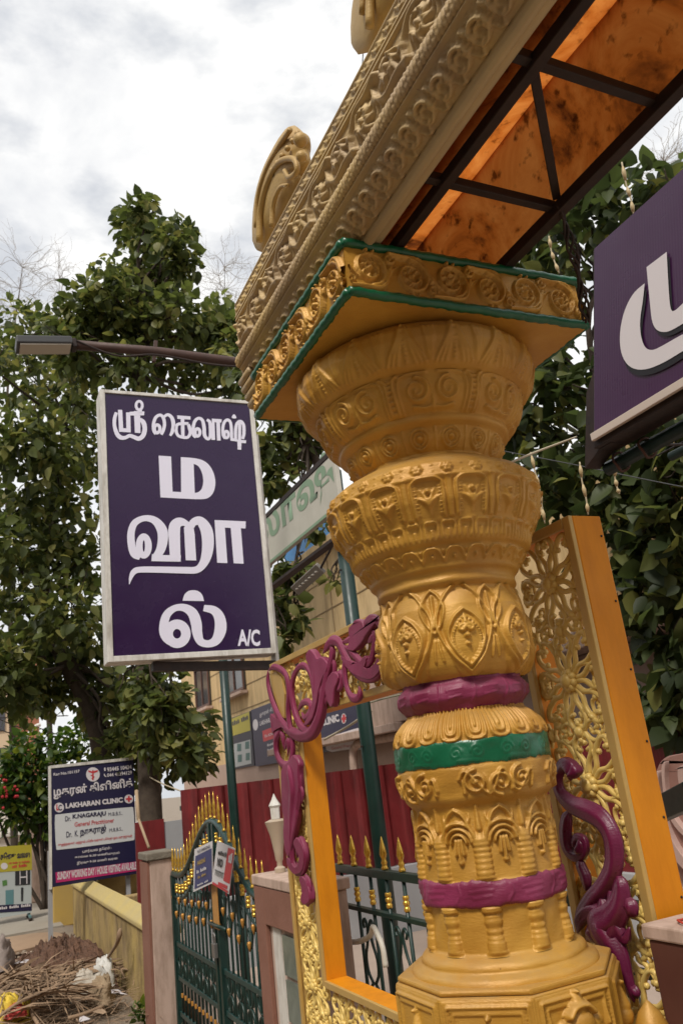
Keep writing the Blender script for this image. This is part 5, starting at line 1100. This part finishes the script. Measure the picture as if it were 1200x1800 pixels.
for y in (12.55, 14.15):
    for x in (1.62, 2.64): whl.put((x, y, .25), o, (0, math.pi/2, 0))
# leaning pole behind the far pier
tag(MB().tube([tuple(at(262, 1490, 1, 7.2)), tuple(at(244, 1440, 1, 7.5))], .012, 8).tube([tuple(at(244, 1440, 1, 7.5)), tuple(at(240, 1390, 1, 7.7))], .016, 8).build('wooden_pole', mat('pale_wood', (.34, .24, .15), .8), smooth=True), 'pale bent wooden pole leaning behind the mossy pier cap', 'pole')
# ================================================================== STREET LAMP, FLOODLIGHT, WIRES
LY = 4.6
o = thing('street_lamp', (1.9, LY, 4.2), 'flat LED street lamp on a rusty brown pipe arm above the purple sign', 'lamp')
a, b2, c = at(128, 606, 1, LY), at(275, 618, 1, LY), at(470, 643, 1, LY)
MB().tube([a, b2, c, c+np.array([1.1, 0, -.06]), c+np.array([1.2, 0, -.3]), (c[0]+1.2, LY, .06)], .030, 12).build('pipe_arm', mat('rust_pipe', (.055, .028, .022), .6, .1, (.085, .042, .032), 14, .3), o, smooth=True)
l0, l1 = at(28, 606, 1, LY), at(125, 607, 1, LY)
lhd = MB().bar(l0, l1, .15, .05).build('lamp_head', mat('lamp_grey', (.05, .05, .052), .45), o, bevel=.008)
MB().bar(l0+np.array([.022, -.005, -.028]), l1+np.array([-.005, -.005, -.028]), .12, .008).build('led_panel', mat('led_diffuser', (.45, .40, .33), .3), lhd)
MB().bar(l1, a+np.array([.02, 0, 0]), .08, .06).build('neck', BLACKST, o, bevel=.006)
MB().bar(b2+np.array([-.02, 0, -.075]), b2+np.array([.0, 0, .075]), .022, .022, (1, 0, 0)).build('clamp', MATS['rust_pipe'], o)
MB().tube(smooth_line([a+np.array([0, -.03, .02]), (a+b2)/2+np.array([0, -.035, -.07]), b2+np.array([0, -.03, -.04]), (b2+c)/2+np.array([0, -.03, -.06]), c+np.array([0, -.03, -.03])], 8), .006, 6).build('cable', BLACKST, o)
o = thing('floodlight', tuple(at(540, 1015, 0, 2.6)), 'small grey LED floodlight on a thin arm under the white banner', 'lamp')
f0, f1 = at(519, 1038, 0, 2.6), at(564, 998, 0, 2.6)
MB().bar(f0, f1, .10, .03, (1, 0, .9)).build('housing', mat('lamp_grey2', (.22, .20, .18), .5), o, bevel=.005)
led = Inst('led_row', MB().box(-.012, .012, -.012, .012, -.004, .004), mat('led_white', (.5, .47, .42), .3), False)
for t in np.linspace(.15, .9, 7): led.put(f0+(f1-f0)*t+np.array([-.017, 0, -.013]), o)
MB().tube([f1, f1+np.array([.0, -.25, .1]), (2.03, 4.3, 3.0)], .010, 8).build('arm', BLACKST, o, smooth=True)
def wire(pts, r, label, m=None, sag=0, name='wire', cat='wire', group=None):
    P = smooth_line(pts, 8); o = MB().tube(P, r, 5).build(name, m or BLACKST, smooth=True); return tag(o, label, cat, group)
CORD = mat('pale_cord', (.45, .38, .27), .7)
wire([at(866, 826, 1, 1.62), at(940, 795, 1, 1.8), at(1012, 768, 0, 2.03)], .0035, 'pale cord tied from the pillar neck to the sign bracket', CORD, name='cord', cat='cord')
wire([at(880, 792, 0, 2.6), at(1000, 815, 0, 2.6), at(1120, 840, 0, 2.6), at(1230, 862, 0, 2.6)], .0025, 'thin dark wire crossing below the wire rack', mat('wire_grey', (.05, .05, .055), .6))
wire([at(636, 130, 0, 3.5), at(640, 40, 0, 3.5), at(643, -120, 0, 3.5)], .006, 'thin dark wire rising past the crest into the sky')
wire([at(236, 1350, 1, 11.6), at(280, 1375, 1, 10), at(330, 1395, 1, 9)], .008, 'rope from the clinic board top to the red sheets', CORD, name='rope', cat='rope')
wire([at(640, 1238, 0, 2.3), at(700, 1222, 0, 2.3), at(760, 1215, 0, 2.3)], .005, 'greenish rope tied round the thick green post', mat('rope_green', (.22, .21, .14), .8), name='rope', cat='rope')
wire([at(570, 1300, 0, 3.6), at(610, 1278, 0, 3.6), at(652, 1250, 0, 3.6)], .014, 'straw coloured stick slanting in front of the torn clinic board', CORD, name='stick', cat='stick')
for k, (y0, y1) in enumerate(((1232, 1290), (1255, 1292), (1276, 1300), (1240, 1215), (1262, 1250))):
    wire([at(-20, y0, 1, 18), at(35, (y0+y1)/2+5, 1, 19), at(120, y1+8, 1, 20)], .012, 'slack overhead cable crossing the far street', group='overhead street cables')
# cream light strings hanging in front of the right-hand tree
LS = mat('cream_string', (.40, .33, .21), .6); LB = mat('cream_tube', (.44, .33, .17), .5)
for i, (pts, lab) in enumerate((
 ([(1092, 285), (1100, 325), (1108, 350), (1113, 378)], 'cream light string hanging above the purple ribbed sign'),
 ([(964, 415), (968, 440), (974, 460), (982, 480)], 'short cream light string dangling beside the cable bundle'),
 ([(932, 795), (940, 830), (948, 862), (952, 890), (957, 920)], 'cream light string falling next to the pillar vase'),
 ([(1018, 812), (1022, 845), (1030, 880), (1033, 905)], 'cream light string dropping to the orange stile top'),
 ([(1080, 822), (1080, 840), (1084, 858), (1088, 868)], 'cream light string tied under the green pipe'),
 ([(1145, 770), (1147, 785), (1150, 800)], 'cream light string showing through the wire rack'))):
    X = 2.35; P = [at(x, y, 0, X) for x, y in pts]; o = thing('light_string', P[-1], lab, 'light string', 'cream light strings'); MB().tube(smooth_line(P, 5), .0035, 5).build('cord', LS, o, smooth=True)
    for a, b2 in zip(P[:-1], P[1:]): d = (b2-a); MB().tube([a+d*.2, a+d*.45, a+d*.8], [.004, .009, .005], 7).build('bulb', LB, o, smooth=True)
# ================================================================== RIGHT EDGE
o = thing('scroll_arch', (2.6, 1.7, .9), 'pale pink and white swirled scroll ornament beyond the brown pier', 'ornament')
def flat_band(px, X, th, m, name): 
    poly = [tuple(at(x, y, 0, X)[1:]) for x, y in chaikin(px, 2)]; MB().prism(poly, 0, X, X+th).build(name, m, o, bevel=.006)
PKL = mat('pale_pink_paint', (.52, .36, .31), .6, 0, (.47, .31, .27), 6, .4); PKD = mat('rose_paint', (.30, .155, .125), .6, 0, (.36, .2, .165), 6, .4)
flat_band([(1150,1375),(1152,1352),(1162,1334),(1180,1326),(1260,1318),(1330,1420),(1330,1660),(1250,1600),(1195,1545),(1165,1480),(1152,1425)], 2.6, .10, PKD, 'rose_body')
flat_band([(1148,1385),(1150,1360),(1156,1352),(1156,1385),(1160,1420),(1172,1462),(1196,1505),(1240,1548),(1238,1560),(1190,1522),(1162,1474),(1150,1430)], 2.57, .03, PKL, 'outer_band')
flat_band([(1160,1352),(1164,1340),(1168,1338),(1166,1370),(1172,1410),(1184,1440),(1210,1470),(1208,1478),(1180,1450),(1166,1412)], 2.575, .03, PKL, 'inner_band')
flat_band([(1188,1350),(1200,1344),(1210,1342),(1206,1380),(1216,1420),(1240,1450),(1236,1460),(1204,1428),(1192,1385)], 2.575, .03, PKL, 'inner_band')
flat_band([(1166,1500),(1180,1520),(1200,1545),(1230,1565),(1230,1680),(1196,1640),(1180,1580)], 2.64, .06, PKL, 'foot')
tag(MB().bar(at(1149, 1428, 0, 1.72), at(1215, 1396, 0, 1.60), .03, .062).build('steel_tube', DGREEN, bevel=.003), 'dark green square steel tube sloping beside the orange stile', 'tube')
tag(MB().tube([at(1168, 1571, 0, 1.9), at(1240, 1569, 0, 1.9)], .017, 10).build('water_pipe', mat('pvc', (.52, .48, .44), .5), smooth=True), 'pale plastic pipe behind the orange stile foot', 'pipe')
o = thing('tool_blade', (2.2, 2.1, 1.0), 'dark green scalloped iron scroll hanging behind the orange stile', 'scroll')
MB().tube([at(x, y, 0, 2.2) for x, y in smooth_line([(1146,1385),(1152,1420),(1160,1450),(1164,1475),(1170,1492),(1172,1530)], 5)], [.012+.006*math.sin(k*1.1) for k in range(26)], 8).build('iron_scroll', DGREEN, o, smooth=True)
o = thing('thread_bracelet', (1.3, 1.3, 1.255), 'red and orange thread ring lying on the pink pier top', 'thread ring')
for k, (cx_, cy_, r_, m_) in enumerate(((1.262, 1.302, .035, mat('red_thread', (.45, .05, .03), .6)), (1.275, 1.285, .033, mat('orange_thread', (.55, .20, .03), .6)), (1.268, 1.294, .030, MATS['red_thread']))):
    MB().tube([(cx_+r_*math.cos(a), cy_+r_*1.1*math.sin(a), 1.2565+.003*k+.002*math.sin(3*a)) for a in np.linspace(0, 2*math.pi, 36)], .0022, 6, cap=False).build('thread', m_, o, smooth=True)
# ================================================================== VEGETATION
def leaf_cloud(name, clumps, n_per, size, m, parent, seed, droop=.5, shell=.55):
    r = np.random.default_rng(seed); C = []; S = []
    for (c, rad, k) in clumps:
        nk = int(n_per*k); d = r.normal(0, 1, (nk, 3)); d /= np.linalg.norm(d, axis=1)[:, None]; rr = r.random(nk)**shell
        C.append(np.array(c)+d*rr[:, None]*np.array(rad)); S.append(d)
    C = np.concatenate(C); D = np.concatenate(S); n = len(C)
    ax = D*.8+r.normal(0, .75, (n, 3)); ax[:, 2] -= droop; ax /= np.linalg.norm(ax, axis=1)[:, None]
    up = np.array([0, 0, 1.0])+r.normal(0, .55, (n, 3)); side = np.cross(ax, up); side /= np.linalg.norm(side, axis=1)[:, None]; nr = np.cross(side, ax)
    L_ = size*(.45+.85*r.random(n))[:, None]; wd = L_*(.60+.2*r.random(n))[:, None]; fold = .12+.2*r.random(n)[:, None]
    U = np.array([0, .10, .32, .62, .86, 1.0]); HW = np.array([0, .27, .47, .38, .16, 0]); curl = (r.random(n)*.35-.02)[:, None]; tw = r.normal(0, .12, n)[:, None]; V = []
    for j, (u, h_) in enumerate(zip(U, HW)):
        mid = C+ax*L_*u-nr*L_*curl*u*u
        V.append(mid)
        if 0 < j < 5:
            for s_ in (1, -1): V.append(mid+side*wd*h_*s_*(1+.15*s_*tw*4)+nr*L_*(fold*h_+tw*s_*h_))
    v = np.stack(V, 1).reshape(-1, 3)           # 14 points: midrib 0,1,4,7,10,13, left 2,5,8,11, right 3,6,9,12
    i = np.arange(n)[:, None]*14
    quads = [(1, 2, 5, 4), (4, 5, 8, 7), (7, 8, 11, 10), (1, 4, 6, 3), (4, 7, 9, 6), (7, 10, 12, 9), (0, 2, 1, 3), (10, 11, 13, 12)]
    q = np.concatenate([i+np.array([t_]) for t_ in quads], 0)
    me = bpy.data.meshes.new(name); me.vertices.add(len(v)); me.vertices.foreach_set('co', v.reshape(-1).astype(np.float32)); me.loops.add(q.size); me.loops.foreach_set('vertex_index', q.reshape(-1).astype(np.int32)); me.polygons.add(len(q)); me.polygons.foreach_set('loop_start', np.arange(0, q.size, 4, dtype=np.int32)); me.polygons.foreach_set('use_smooth', np.ones(len(q), bool)); me.update(calc_edges=True); me.validate()
    me.materials.append(m); o = bpy.data.objects.new(name, me); COL.objects.link(o); return adopt(o, parent)
LEAF1 = leafmat('leaf_large', (.036, .050, .016), (.118, .142, .040), (.25, .235, .075))
LEAF2 = leafmat('leaf_dark', (.024, .036, .013), (.070, .092, .030), (.18, .18, .05))
LEAF3 = leafmat('leaf_shrub', (.02, .045, .010), (.07, .12, .02), (.22, .25, .04))
def px_clump(x, y, Y, rp, k, axis=1):
    p = at(x, y, axis, Y); d = np.linalg.norm(p-CAM); r_ = rp*d/FOC; return (tuple(p), (r_, r_*1.1, r_), k)
def branch(mb, a, b2, r0, r1, seed, bend=.12):
    r = np.random.default_rng(seed); a = np.array(a, float); b2 = np.array(b2, float); d = np.linalg.norm(b2-a); m1 = a+(b2-a)*.35+r.normal(0, bend*d*.5, 3); m2 = a+(b2-a)*.7+r.normal(0, bend*d*.5, 3)
    P = smooth_line([a, m1, m2, b2], 6); mb.tube(P, np.linspace(r0, r1, len(P)), 8); return P
def tree(name, base, top, trunk_r, clumps, n_per, size, m, label, seed, hang=False):
    o = thing(name, base, label, 'tree'); mb = MB(); tp = branch(mb, base, top, trunk_r, trunk_r*.55, seed, .06); mb.build('trunk', BARK, o, smooth=True)
    lb = MB(); r = np.random.default_rng(seed+1)
    for c, rad, k in clumps:
        c = np.array(c); cand = tp[-2:] if hang else tp[len(tp)//2:]; s = cand[np.argmin(np.linalg.norm(cand-c, axis=1)+np.maximum(0, cand[:, 2]-c[2])*1.5)]
        P = branch(lb, s, c, .014 if hang else .028, .006 if hang else .010, int(r.integers(1e6)), .16)
        for _ in range(3): e = c+r.normal(0, .55, 3)*np.array(rad); branch(lb, P[-4], e, .011, .004, int(r.integers(1e6)), .15)
    lb.build('limbs', BARK, o, smooth=True); leaf_cloud('crown', clumps, n_per, size, m, o, seed+2); return o
# tall tree behind the purple sign
cl = []
for x, y, rp, k in [(232,395,30,1),(250,370,22,.7),(262,430,40,1.2),(305,430,34,1),(325,455,26,.8),(320,405,18,.5),(225,500,48,1.6),(270,480,40,1.4),(300,500,36,1.2),(185,510,40,1.3),(150,545,40,1.1),(250,560,56,2),(200,560,40,1.3),(315,555,48,1.6),(345,590,44,1.4),(380,585,40,1.2),(280,640,50,1.7),(360,660,50,1.7),(405,620,34,1.1),(220,640,46,1.5),(150,640,46,1.4),(420,690,40,1.2),(250,1195,36,.9),(300,1215,34,.8),(275,1250,36,.9),(235,1265,34,.8),(310,1280,34,.8),(270,1310,34,.8),(330,1320,28,.6),(110,575,34,.9),(385,545,28,.7),(400,575,30,.8),(180,580,34,.9),(120,620,36,1)]: cl.append(px_clump(x, y, 10.2+random.uniform(-.7, .7), rp*1.12, k))
tree('leafy_tree', (2.02, 10.4, 0), at(250, 520, 1, 10.4), .15, cl, 165, .16, LEAF1, 'tall broad leaved tree rising above the purple sign and lamp arm', 11)
cl = []
for x, y, rp, k in [(30,585,48,1.4),(100,600,50,1.5),(-20,640,50,1.2),(50,680,60,2),(130,700,54,1.8),(20,770,58,1.8),(90,790,60,2),(150,800,44,1.5),(40,870,62,2),(120,890,60,2.2),(0,960,54,1.5),(70,980,60,2.1),(140,990,46,1.6),(30,1060,58,1.9),(110,1080,60,2.2),(160,1120,46,1.6),(60,1150,56,2),(10,1170,50,1.5),(130,1190,50,1.8),(190,1230,44,1.5),(70,1220,40,1.2),(20,1210,40,1.2),(235,1215,40,1.3),(290,1260,48,1.6),(330,1290,44,1.5),(290,1320,44,1.5),(250,1300,46,1.5),(345,1330,30,1),(220,1330,44,1.3)]: cl.append(px_clump(x, y, 11.9+random.uniform(-.9, .9), rp*1.2, k))
tree('leafy_tree', (1.72, 12.2, 0), at(120, 760, 1, 12.2), .16, cl, 175, .165, LEAF1, 'wide leafy tree overhanging the street behind the navy clinic board', 23)
# middle tree between sign and pillar
cl = []
for x, y, rp, k in [(470,780,46,1.6),(520,770,46,1.6),(560,790,40,1.4),(490,840,40,1.4),(500,740,44,1.5),(570,750,34,1.2),(455,860,34,1.2),(505,920,24,.6),(555,930,24,.6),(520,1010,26,.7),(500,1050,28,.9),(520,1090,26,.8),(490,1000,22,.7),(585,1020,14,.25),(500,1120,22,.5),(440,640,46,1.4),(460,700,44,1.4)]: cl.append(px_clump(x, y, 7.3, rp, k))
tree('leafy_tree', (4.75, 6.8, 0), at(520, 740, 1, 7.2), .08, cl, 62, .15, LEAF1, 'leafy tree with branches hanging between the purple sign and the pillar', 37, True)
# dark tree behind the right-hand sign
cl = []
for x, y, rp, k in [(970,400,60,1.4),(1040,400,70,1.6),(1110,360,60,1.2),(1170,340,50,1),(940,470,60,1.4),(1000,480,60,1.4),(940,620,60,1.5),(990,680,70,1.9),(930,720,60,1.5),(900,760,46,1.2),(1000,790,70,1.9),(940,830,56,1.4),(1070,850,80,2.2),(1150,840,80,2.2),(1230,860,80,1.6),(1000,880,50,1.3),(1100,940,80,2.2),(1180,950,80,2.2),(1130,1030,70,1.9),(1210,1050,80,1.9),(1110,1070,36,.7),(1180,1130,60,1.5),(1230,1180,60,1.2),(1165,1215,40,.8),(1190,1262,44,1),(1145,1262,30,.5),(1100,700,80,1.4),(1180,740,80,1.6),(1250,760,90,1.6),(1060,330,40,.7),(870,900,40,.8)]: cl.append(px_clump(x, y, 4.4, rp*1.05, k, 0))
tree('leafy_tree', (5.0, 4.3, 0), (4.7, 4.6, 3.8), .13, cl, 62, .175, LEAF2, 'dark dense broad leaved tree behind the ribbed purple sign', 41)
# bare twigs far behind
def bare(x, y, Y, hpx, label, seed, axis=1):
    top = at(x, y, axis, Y); bot = at(x-10, y+hpx, axis, Y); o = thing('bare_tree', (top[0], top[1], 0), label, 'tree', 'bare twiggy trees in the background'); mb = MB(); r = np.random.default_rng(seed); br = MB(); base = np.array([bot[0], bot[1], 0.0])
    P = branch(mb, base, top, .08, .006, seed, .04); mb.build('trunk', BARK, o, smooth=True); d = np.linalg.norm(top-CAM)
    for k in range(60):
        t = r.uniform(.72, 1); s = P[min(len(P)-1, int(t*len(P)))]; e = s+r.normal(0, 1, 3)*np.array([.022, .022, .010])*d+np.array([0, 0, abs(r.normal(0, .012))*d]); Q = branch(br, s, e, .006, .003, seed*99+k, .2)
        for j in range(4): branch(br, Q[int(r.integers(4, len(Q)))], e+r.normal(0, .011*d, 3), .003, .002, seed*77+k*5+j, .2)
    br.build('twigs', mat('grey_twig', (.30, .27, .24), .9), o, smooth=True); return o
bare(40, 470, 19, 300, 'bare twiggy tree top far behind the street lamp', 61); bare(105, 490, 21, 300, 'bare twiggy tree top far behind the street lamp', 62); bare(395, 470, 18, 260, 'bare twiggy tree just left of the beam end', 63); bare(1165, 285, 12, 300, 'bare twiggy tree top above the ribbed purple sign', 64, 0)
# flowering shrub at the street side
o = thing('flowering_shrub', (1.2, 15.5, 0), 'dense yellow green shrub with red flowers above the white balustrade', 'shrub')
cl = [px_clump(x, y, 15.6, rp*1.1, k) for x, y, rp, k in [(20,1400,40,1.6),(60,1360,44,1.8),(100,1330,36,1.3),(60,1310,30,1),(20,1340,34,1.2),(90,1400,40,1.6),(120,1380,30,1),(40,1435,34,1.3),(-10,1390,40,1.3),(80,1440,26,1),(110,1440,24,.8),(130,1300,26,.8),(150,1340,30,1)]]
leaf_cloud('foliage', cl, 150, .15, LEAF3, o, 71, .2)
sm = MB(); 
for k, (c, _, _) in enumerate(cl): branch(sm, (1.25+.05*(k % 4), 15.6, -.05), c, .035, .012, 800+k, .12)
sm.build('stems', BARK, o, smooth=True)
fm = MB()
for x, y in [(8,1392),(18,1400),(5,1380),(28,1384)]:
    p = at(x, y, 1, 15.1)
    for k in range(4): fm.ball(p+rng.normal(0, .07, 3), .026, 6, 4)
fm.build('flowers', mat('red_petal', (.42, .02, .03), .6), o)
# small weeds at the foot of the pier
o = thing('weed_tuft', (1.2, 7.0, 0), 'small green weed tuft at the foot of the yellow wall', 'weed'); leaf_cloud('foliage', [((1.26, 7.15, .05), (.08, .14, .07), 1)], 70, .06, LEAF3, o, 75, -.3)
# ================================================================== STREET CLUTTER
o = thing('banner_stand', (.8, 14.6, 0), 'roll-up banner stand with yellow header and window pictures on the street', 'banner')
BSY = 14.5; bl, br_ = at(-60, 1622, 1, BSY), at(56, 1612, 1, BSY); zt = at(56, 1485, 1, BSY)[2]; zb = at(56, 1604, 1, BSY)[2]
MB().box(bl[0], br_[0], BSY, BSY+.02, zb, zt).build('panel', mat('banner_white', (.42, .46, .46), .5), o)
def bp(y=.0): return Print(1, BSY-.004-y, 0, 1470, 11.25)
bp().poly([(-700,250),(632,165),(640,665),(-700,760)], raw=True).build('yellow_header', mat('mustard_print', (.40, .34, .03), .5), o)
bp().poly([(-700,1400),(636,1330),(636,1470),(-700,1560)], raw=True).build('navy_footer', NAVY, o)
q = bp(); q.poly([(305,690),(602,665),(602,955),(305,975)], raw=True).poly([(420,1015),(468,1010),(462,1285),(422,1290)], raw=True).build('dark_picture', mat('dark_pic', (.02, .022, .026), .5), o)
q = bp(.004); q.poly([(395,690),(410,690),(412,955),(396,955)], raw=True).poly([(525,680),(545,680),(548,940),(528,940)], raw=True).poly([(410,800),(540,790),(540,815),(410,825)], raw=True).build('white_frame_picture', WHITEG, o)
bp().poly([(115,1070),(275,1055),(275,1340),(118,1355)], raw=True).build('teal_picture', mat('teal_pic', (.10, .22, .24), .5), o); bp().poly([(50,880),(140,860),(150,960),(60,990)], raw=True).build('green_picture', mat('green_pic', (.08, .20, .05), .5), o)
bp(.002).disc(90,590,68,66).build('logo_disc', WHITEG, o)
text('கொசு வலை', (1, 1512), (53.5, 1507.5), (1, 1499), 1, BSY-.006, NAVY, o, bold=.05)
blurline((16, 1519), (53, 1515.5), (16, 1516), 1, BSY-.006, REDP, o, (3, 5, 2, 8)); blurline((22, 1526.5), (48, 1523), (22, 1521), 1, BSY-.006, REDP, o, (3, 5)); blurline((0, 1599), (55, 1593), (0, 1594), 1, BSY-.007, WHITEG, o, (4, 5, 5))
for x in (bl[0]+.3, br_[0]-.03): MB().bar((x, BSY+.05, .06), (x, BSY+.05, zb+.05), .03, .03, (0, 1, 0)).bar((x, BSY-.22, .075), (x, BSY+.3, .075), .03, .03).build('foot', mat('teal_metal', (.10, .20, .21), .5), o); MB().ball((x, BSY-.2, .045), .03, 8, 6).ball((x, BSY+.28, .045), .03, 8, 6).build('castor', BLACKST, o)
tag(MB().lathe([(.62, 0), (.62, .045), (.59, .06), (.0, .062)], (.55, 11.9, .02), 40).build('manhole_cover', mat('cover_sandstone', (.36, .24, .15), .95, 0, (.30, .2, .13), 5, .3, .3, 40), auto=True), 'round pale cement cover lying on the red dirt', 'cover')
# dry palm fronds
def frond(x, y, ang, Ln, seed, lift=.1):
    r = np.random.default_rng(seed); d = np.array([math.cos(ang), math.sin(ang), 0]); sd = np.array([-d[1], d[0], 0]); b0 = np.array([x, y, .03+r.random()*.06])
    o = thing('palm_frond', b0, 'dry brown palm frond in the heap beside the yellow wall', 'palm frond', 'dry palm fronds in the heap'); t = np.linspace(0, 1, 14); z = lift*np.sin(t*math.pi)*1.3+.05*r.random()
    P = b0+d*(t*Ln)[:, None]+sd*(.15*np.sin(t*2+seed))[:, None]; P[:, 2] += z; MB().tube(P, np.linspace(.014, .004, 14), 6).build('midrib', DRY, o, smooth=True)
    V = []; F = []
    for k in range(84):
        tt = .12+.88*k/84; c = np.array([np.interp(tt, t, P[:, i]) for i in range(3)]); s = 1 if k % 2 else -1; l = (.26+.22*r.random())*(1-.45*tt)*1.3; dr = d*(.55+.35*r.random())+sd*s*(.5+.4*r.random())+np.array([0, 0, r.normal(.0, .20)]); dr /= np.linalg.norm(dr); wv = np.cross(dr, [0, 0, 1])*.0055+np.array([0, 0, r.normal(0, .004)])
        n0 = len(V); m_ = c+dr*l*.55; e = c+dr*l; e[2] = max(.0, e[2]-.08*r.random()); m_[2] = max(.01, m_[2]); V += [c-wv, c+wv, m_+wv*1.2, m_-wv*1.2, e]; F += [(n0, n0+1, n0+2, n0+3), (n0+3, n0+2, n0+4)]
    MB().add(V, F).build('leaflets', DRY, o)
for k, (x, y, a, l) in enumerate([(.35, 7.9, .9, 1.0), (.15, 7.5, .4, 1.1), (.55, 7.3, 1.9, 1.0), (.2, 8.4, .2, 1.0), (.9, 8.0, 2.6, 1.0), (.1, 7.0, .7, .9), (.75, 7.6, 3.4, 1.0), (.5, 8.7, 5.6, 1.1), (-.1, 8.0, 0.0, .9), (.3, 6.8, 1.2, .9), (1.0, 8.5, 3.9, 1.0), (.05, 8.8, -.5, 1.0), (-.2, 7.3, .9, 1.0), (.6, 8.1, .3, .6), (.0, 7.6, -.6, .9)]): frond(x, y+.35, a, l, 300+k, .03+.04*(k % 3))
o = MB().tube(smooth_line([at(178, 1700, 2, .15), at(205, 1660, 2, .42), at(212, 1632, 2, .55)], 5), [.012, .012, .012, .013, .014, .016, .018, .021, .024, .020, .008], 8).build('dry_branch', DRY, smooth=True); tag(o, 'thick broken palm stalk leaning up out of the heap', 'branch')
for px, lab in (([(32, 1745), (52, 1775), (70, 1805)], 'pale palm stalk lying across the frond heap beside the yellow bag'), ([(120, 1790), (150, 1782), (182, 1770)], 'short brown stalk on the bare ground at the heap edge')):
    tag(MB().tube(smooth_line([at(x, y, 2, .12) for x, y in px], 5), .014, 7).build('dry_branch', DRY, smooth=True), lab, 'branch')
def rag(name, px, z, h, m, label, cat, seed, s=1.0):
    r = np.random.default_rng(seed); c = at(*px, 2, z); nu, nv = 26, 13; P = np.zeros((nv, nu, 3)); th = np.linspace(0, 2*math.pi, nu, endpoint=False); nz = r.normal(0, 1, (nv, nu)); nz = (nz+np.roll(nz, 1, 1)+np.roll(nz, 2, 1)+np.roll(nz, 1, 0))/4
    for i, f_ in enumerate(np.linspace(0.0, 1, nv)):
        ph = f_*math.pi*.5; rad = s*math.cos(ph)*(1+.22*np.sin(th*3+seed)+.20*nz[i]); P[i, :, 0] = c[0]+rad*np.cos(th)*.9; P[i, :, 1] = c[1]+rad*np.sin(th)*1.2; P[i, :, 2] = z-.08+h*math.sin(ph)+nz[i]*.14*h
    P[-1] = P[-1].mean(0); o = gridmesh(name, P, m, wrap=True, smooth=True); return tag(o, label, cat)
rag('sack', (150, 1735), .12, .20, mat('dirty_sack', (.50, .45, .38), .9, 0, (.38, .33, .27), 14, .3, .5, 30), 'crumpled dirty white sack at the heap foot by the wall', 'sack', 3, .15)
rag('sack', (186, 1712), .14, .22, mat('plastic_white', (.58, .57, .54), .5, 0, (.48, .46, .42), 14, .3, .4, 30), 'white plastic bag against the base of the yellow wall', 'bag', 5, .10)
rag('sack', (180, 1745), .10, .20, mat('jute', (.33, .24, .15), .95, 0, (.25, .18, .11), 14, .3, .6, 40), 'brown jute sack leaning on the white plastic bag', 'sack', 6, .11)
rag('plastic_bag', (15, 1785), .12, .22, mat('yellow_plastic', (.62, .42, .03), .45, 0, (.70, .50, .06), 9, .4, .4, 20), 'bright yellow plastic bag at the edge of the frond heap', 'bag', 8, .17)
rag('cloth', (28, 1765), .22, .08, mat('red_cloth', (.50, .06, .05), .8), 'red cloth scrap on top of the yellow bag', 'cloth', 9, .08)
rag('cloth', (0, 1690), .15, .3, mat('grey_cloth', (.26, .21, .19), .9, 0, (.20, .16, .14), 8, .3), 'grey brown rag bundle at the street side of the heap', 'cloth', 12, .16)
for k, (px, s_) in enumerate((((42, 1727), .05), ((205, 1745), .05), ((218, 1750), .04), ((142, 1692), .05), ((150, 1700), .04), ((135, 1690), .04), ((170, 1782), .07), ((150, 1792), .08), ((40, 1694), .09))):
    p = at(*px, 2, .10); r = np.random.default_rng(900+k); V = [p+np.array([r.uniform(-s_, s_), r.uniform(-s_*1.4, s_*1.4), r.uniform(0, .03)]) for _ in range(5)]
    tag(MB().add(V, [(0, 1, 2), (0, 2, 3), (0, 3, 4), (1, 2, 4)]).build('paper_scrap', WHITEG if k % 3 else mat('cardboard', (.32, .22, .14), .9)), 'small pale scrap of paper littering the frond heap', 'scrap', 'paper scraps in the heap')
# loose rubble: nobody could count it
rb = MB()
for k in range(420):
    x, y = rng.uniform(-.6, 1.34), rng.uniform(6.2, 12.5); s_ = rng.uniform(.008, .035); rb.ball((x, y, -.03+s_*.4+(.05 if y > 8.5 else 0)), s_, 5, 4, (1, rng.uniform(.7, 1.5), rng.uniform(.5, .9)))
tag(rb.build('rubble', mat('rubble_mix', (.20, .13, .09), .95, 0, (.32, .26, .20), 12, .2, island=.4)), 'loose stones and crumbs of earth around the frond heap', 'rubble', kind='stuff')
lt = MB()
for k in range(1900):
    p = np.array([rng.normal(.4, .45), rng.normal(7.9, .65), rng.uniform(.0, .10)]); a = rng.uniform(0, 6.28); d = np.array([math.cos(a), math.sin(a), rng.normal(0, .25)])*rng.uniform(.12, .36); wv = np.array([-d[1], d[0], rng.normal(0, .05)])*.013; lt.add([p-wv, p+wv, p+d+wv*.4, p+d-wv*.4], [(0, 1, 2, 3)])
tag(lt.build('dry_litter', DRY), 'tangled dry brown leaf strips between the palm fronds', 'litter', kind='stuff')
# curved white street light arm far away
o = thing('far_street_light', at(40, 1500, 1, 24), 'white curved street light arm far up the street', 'lamp'); MB().tube([at(x, y, 1, 24) for x, y in smooth_line([(38,1330),(44,1305),(52,1288),(64,1276),(72,1274)], 5)], .05, 6).build('arm', SIGNW, o, smooth=True); MB().tube([at(38, 1330, 1, 24), (at(38, 1330, 1, 24)[0], 24, 0)], .06, 8).build('pole', GREYW, o, smooth=True)
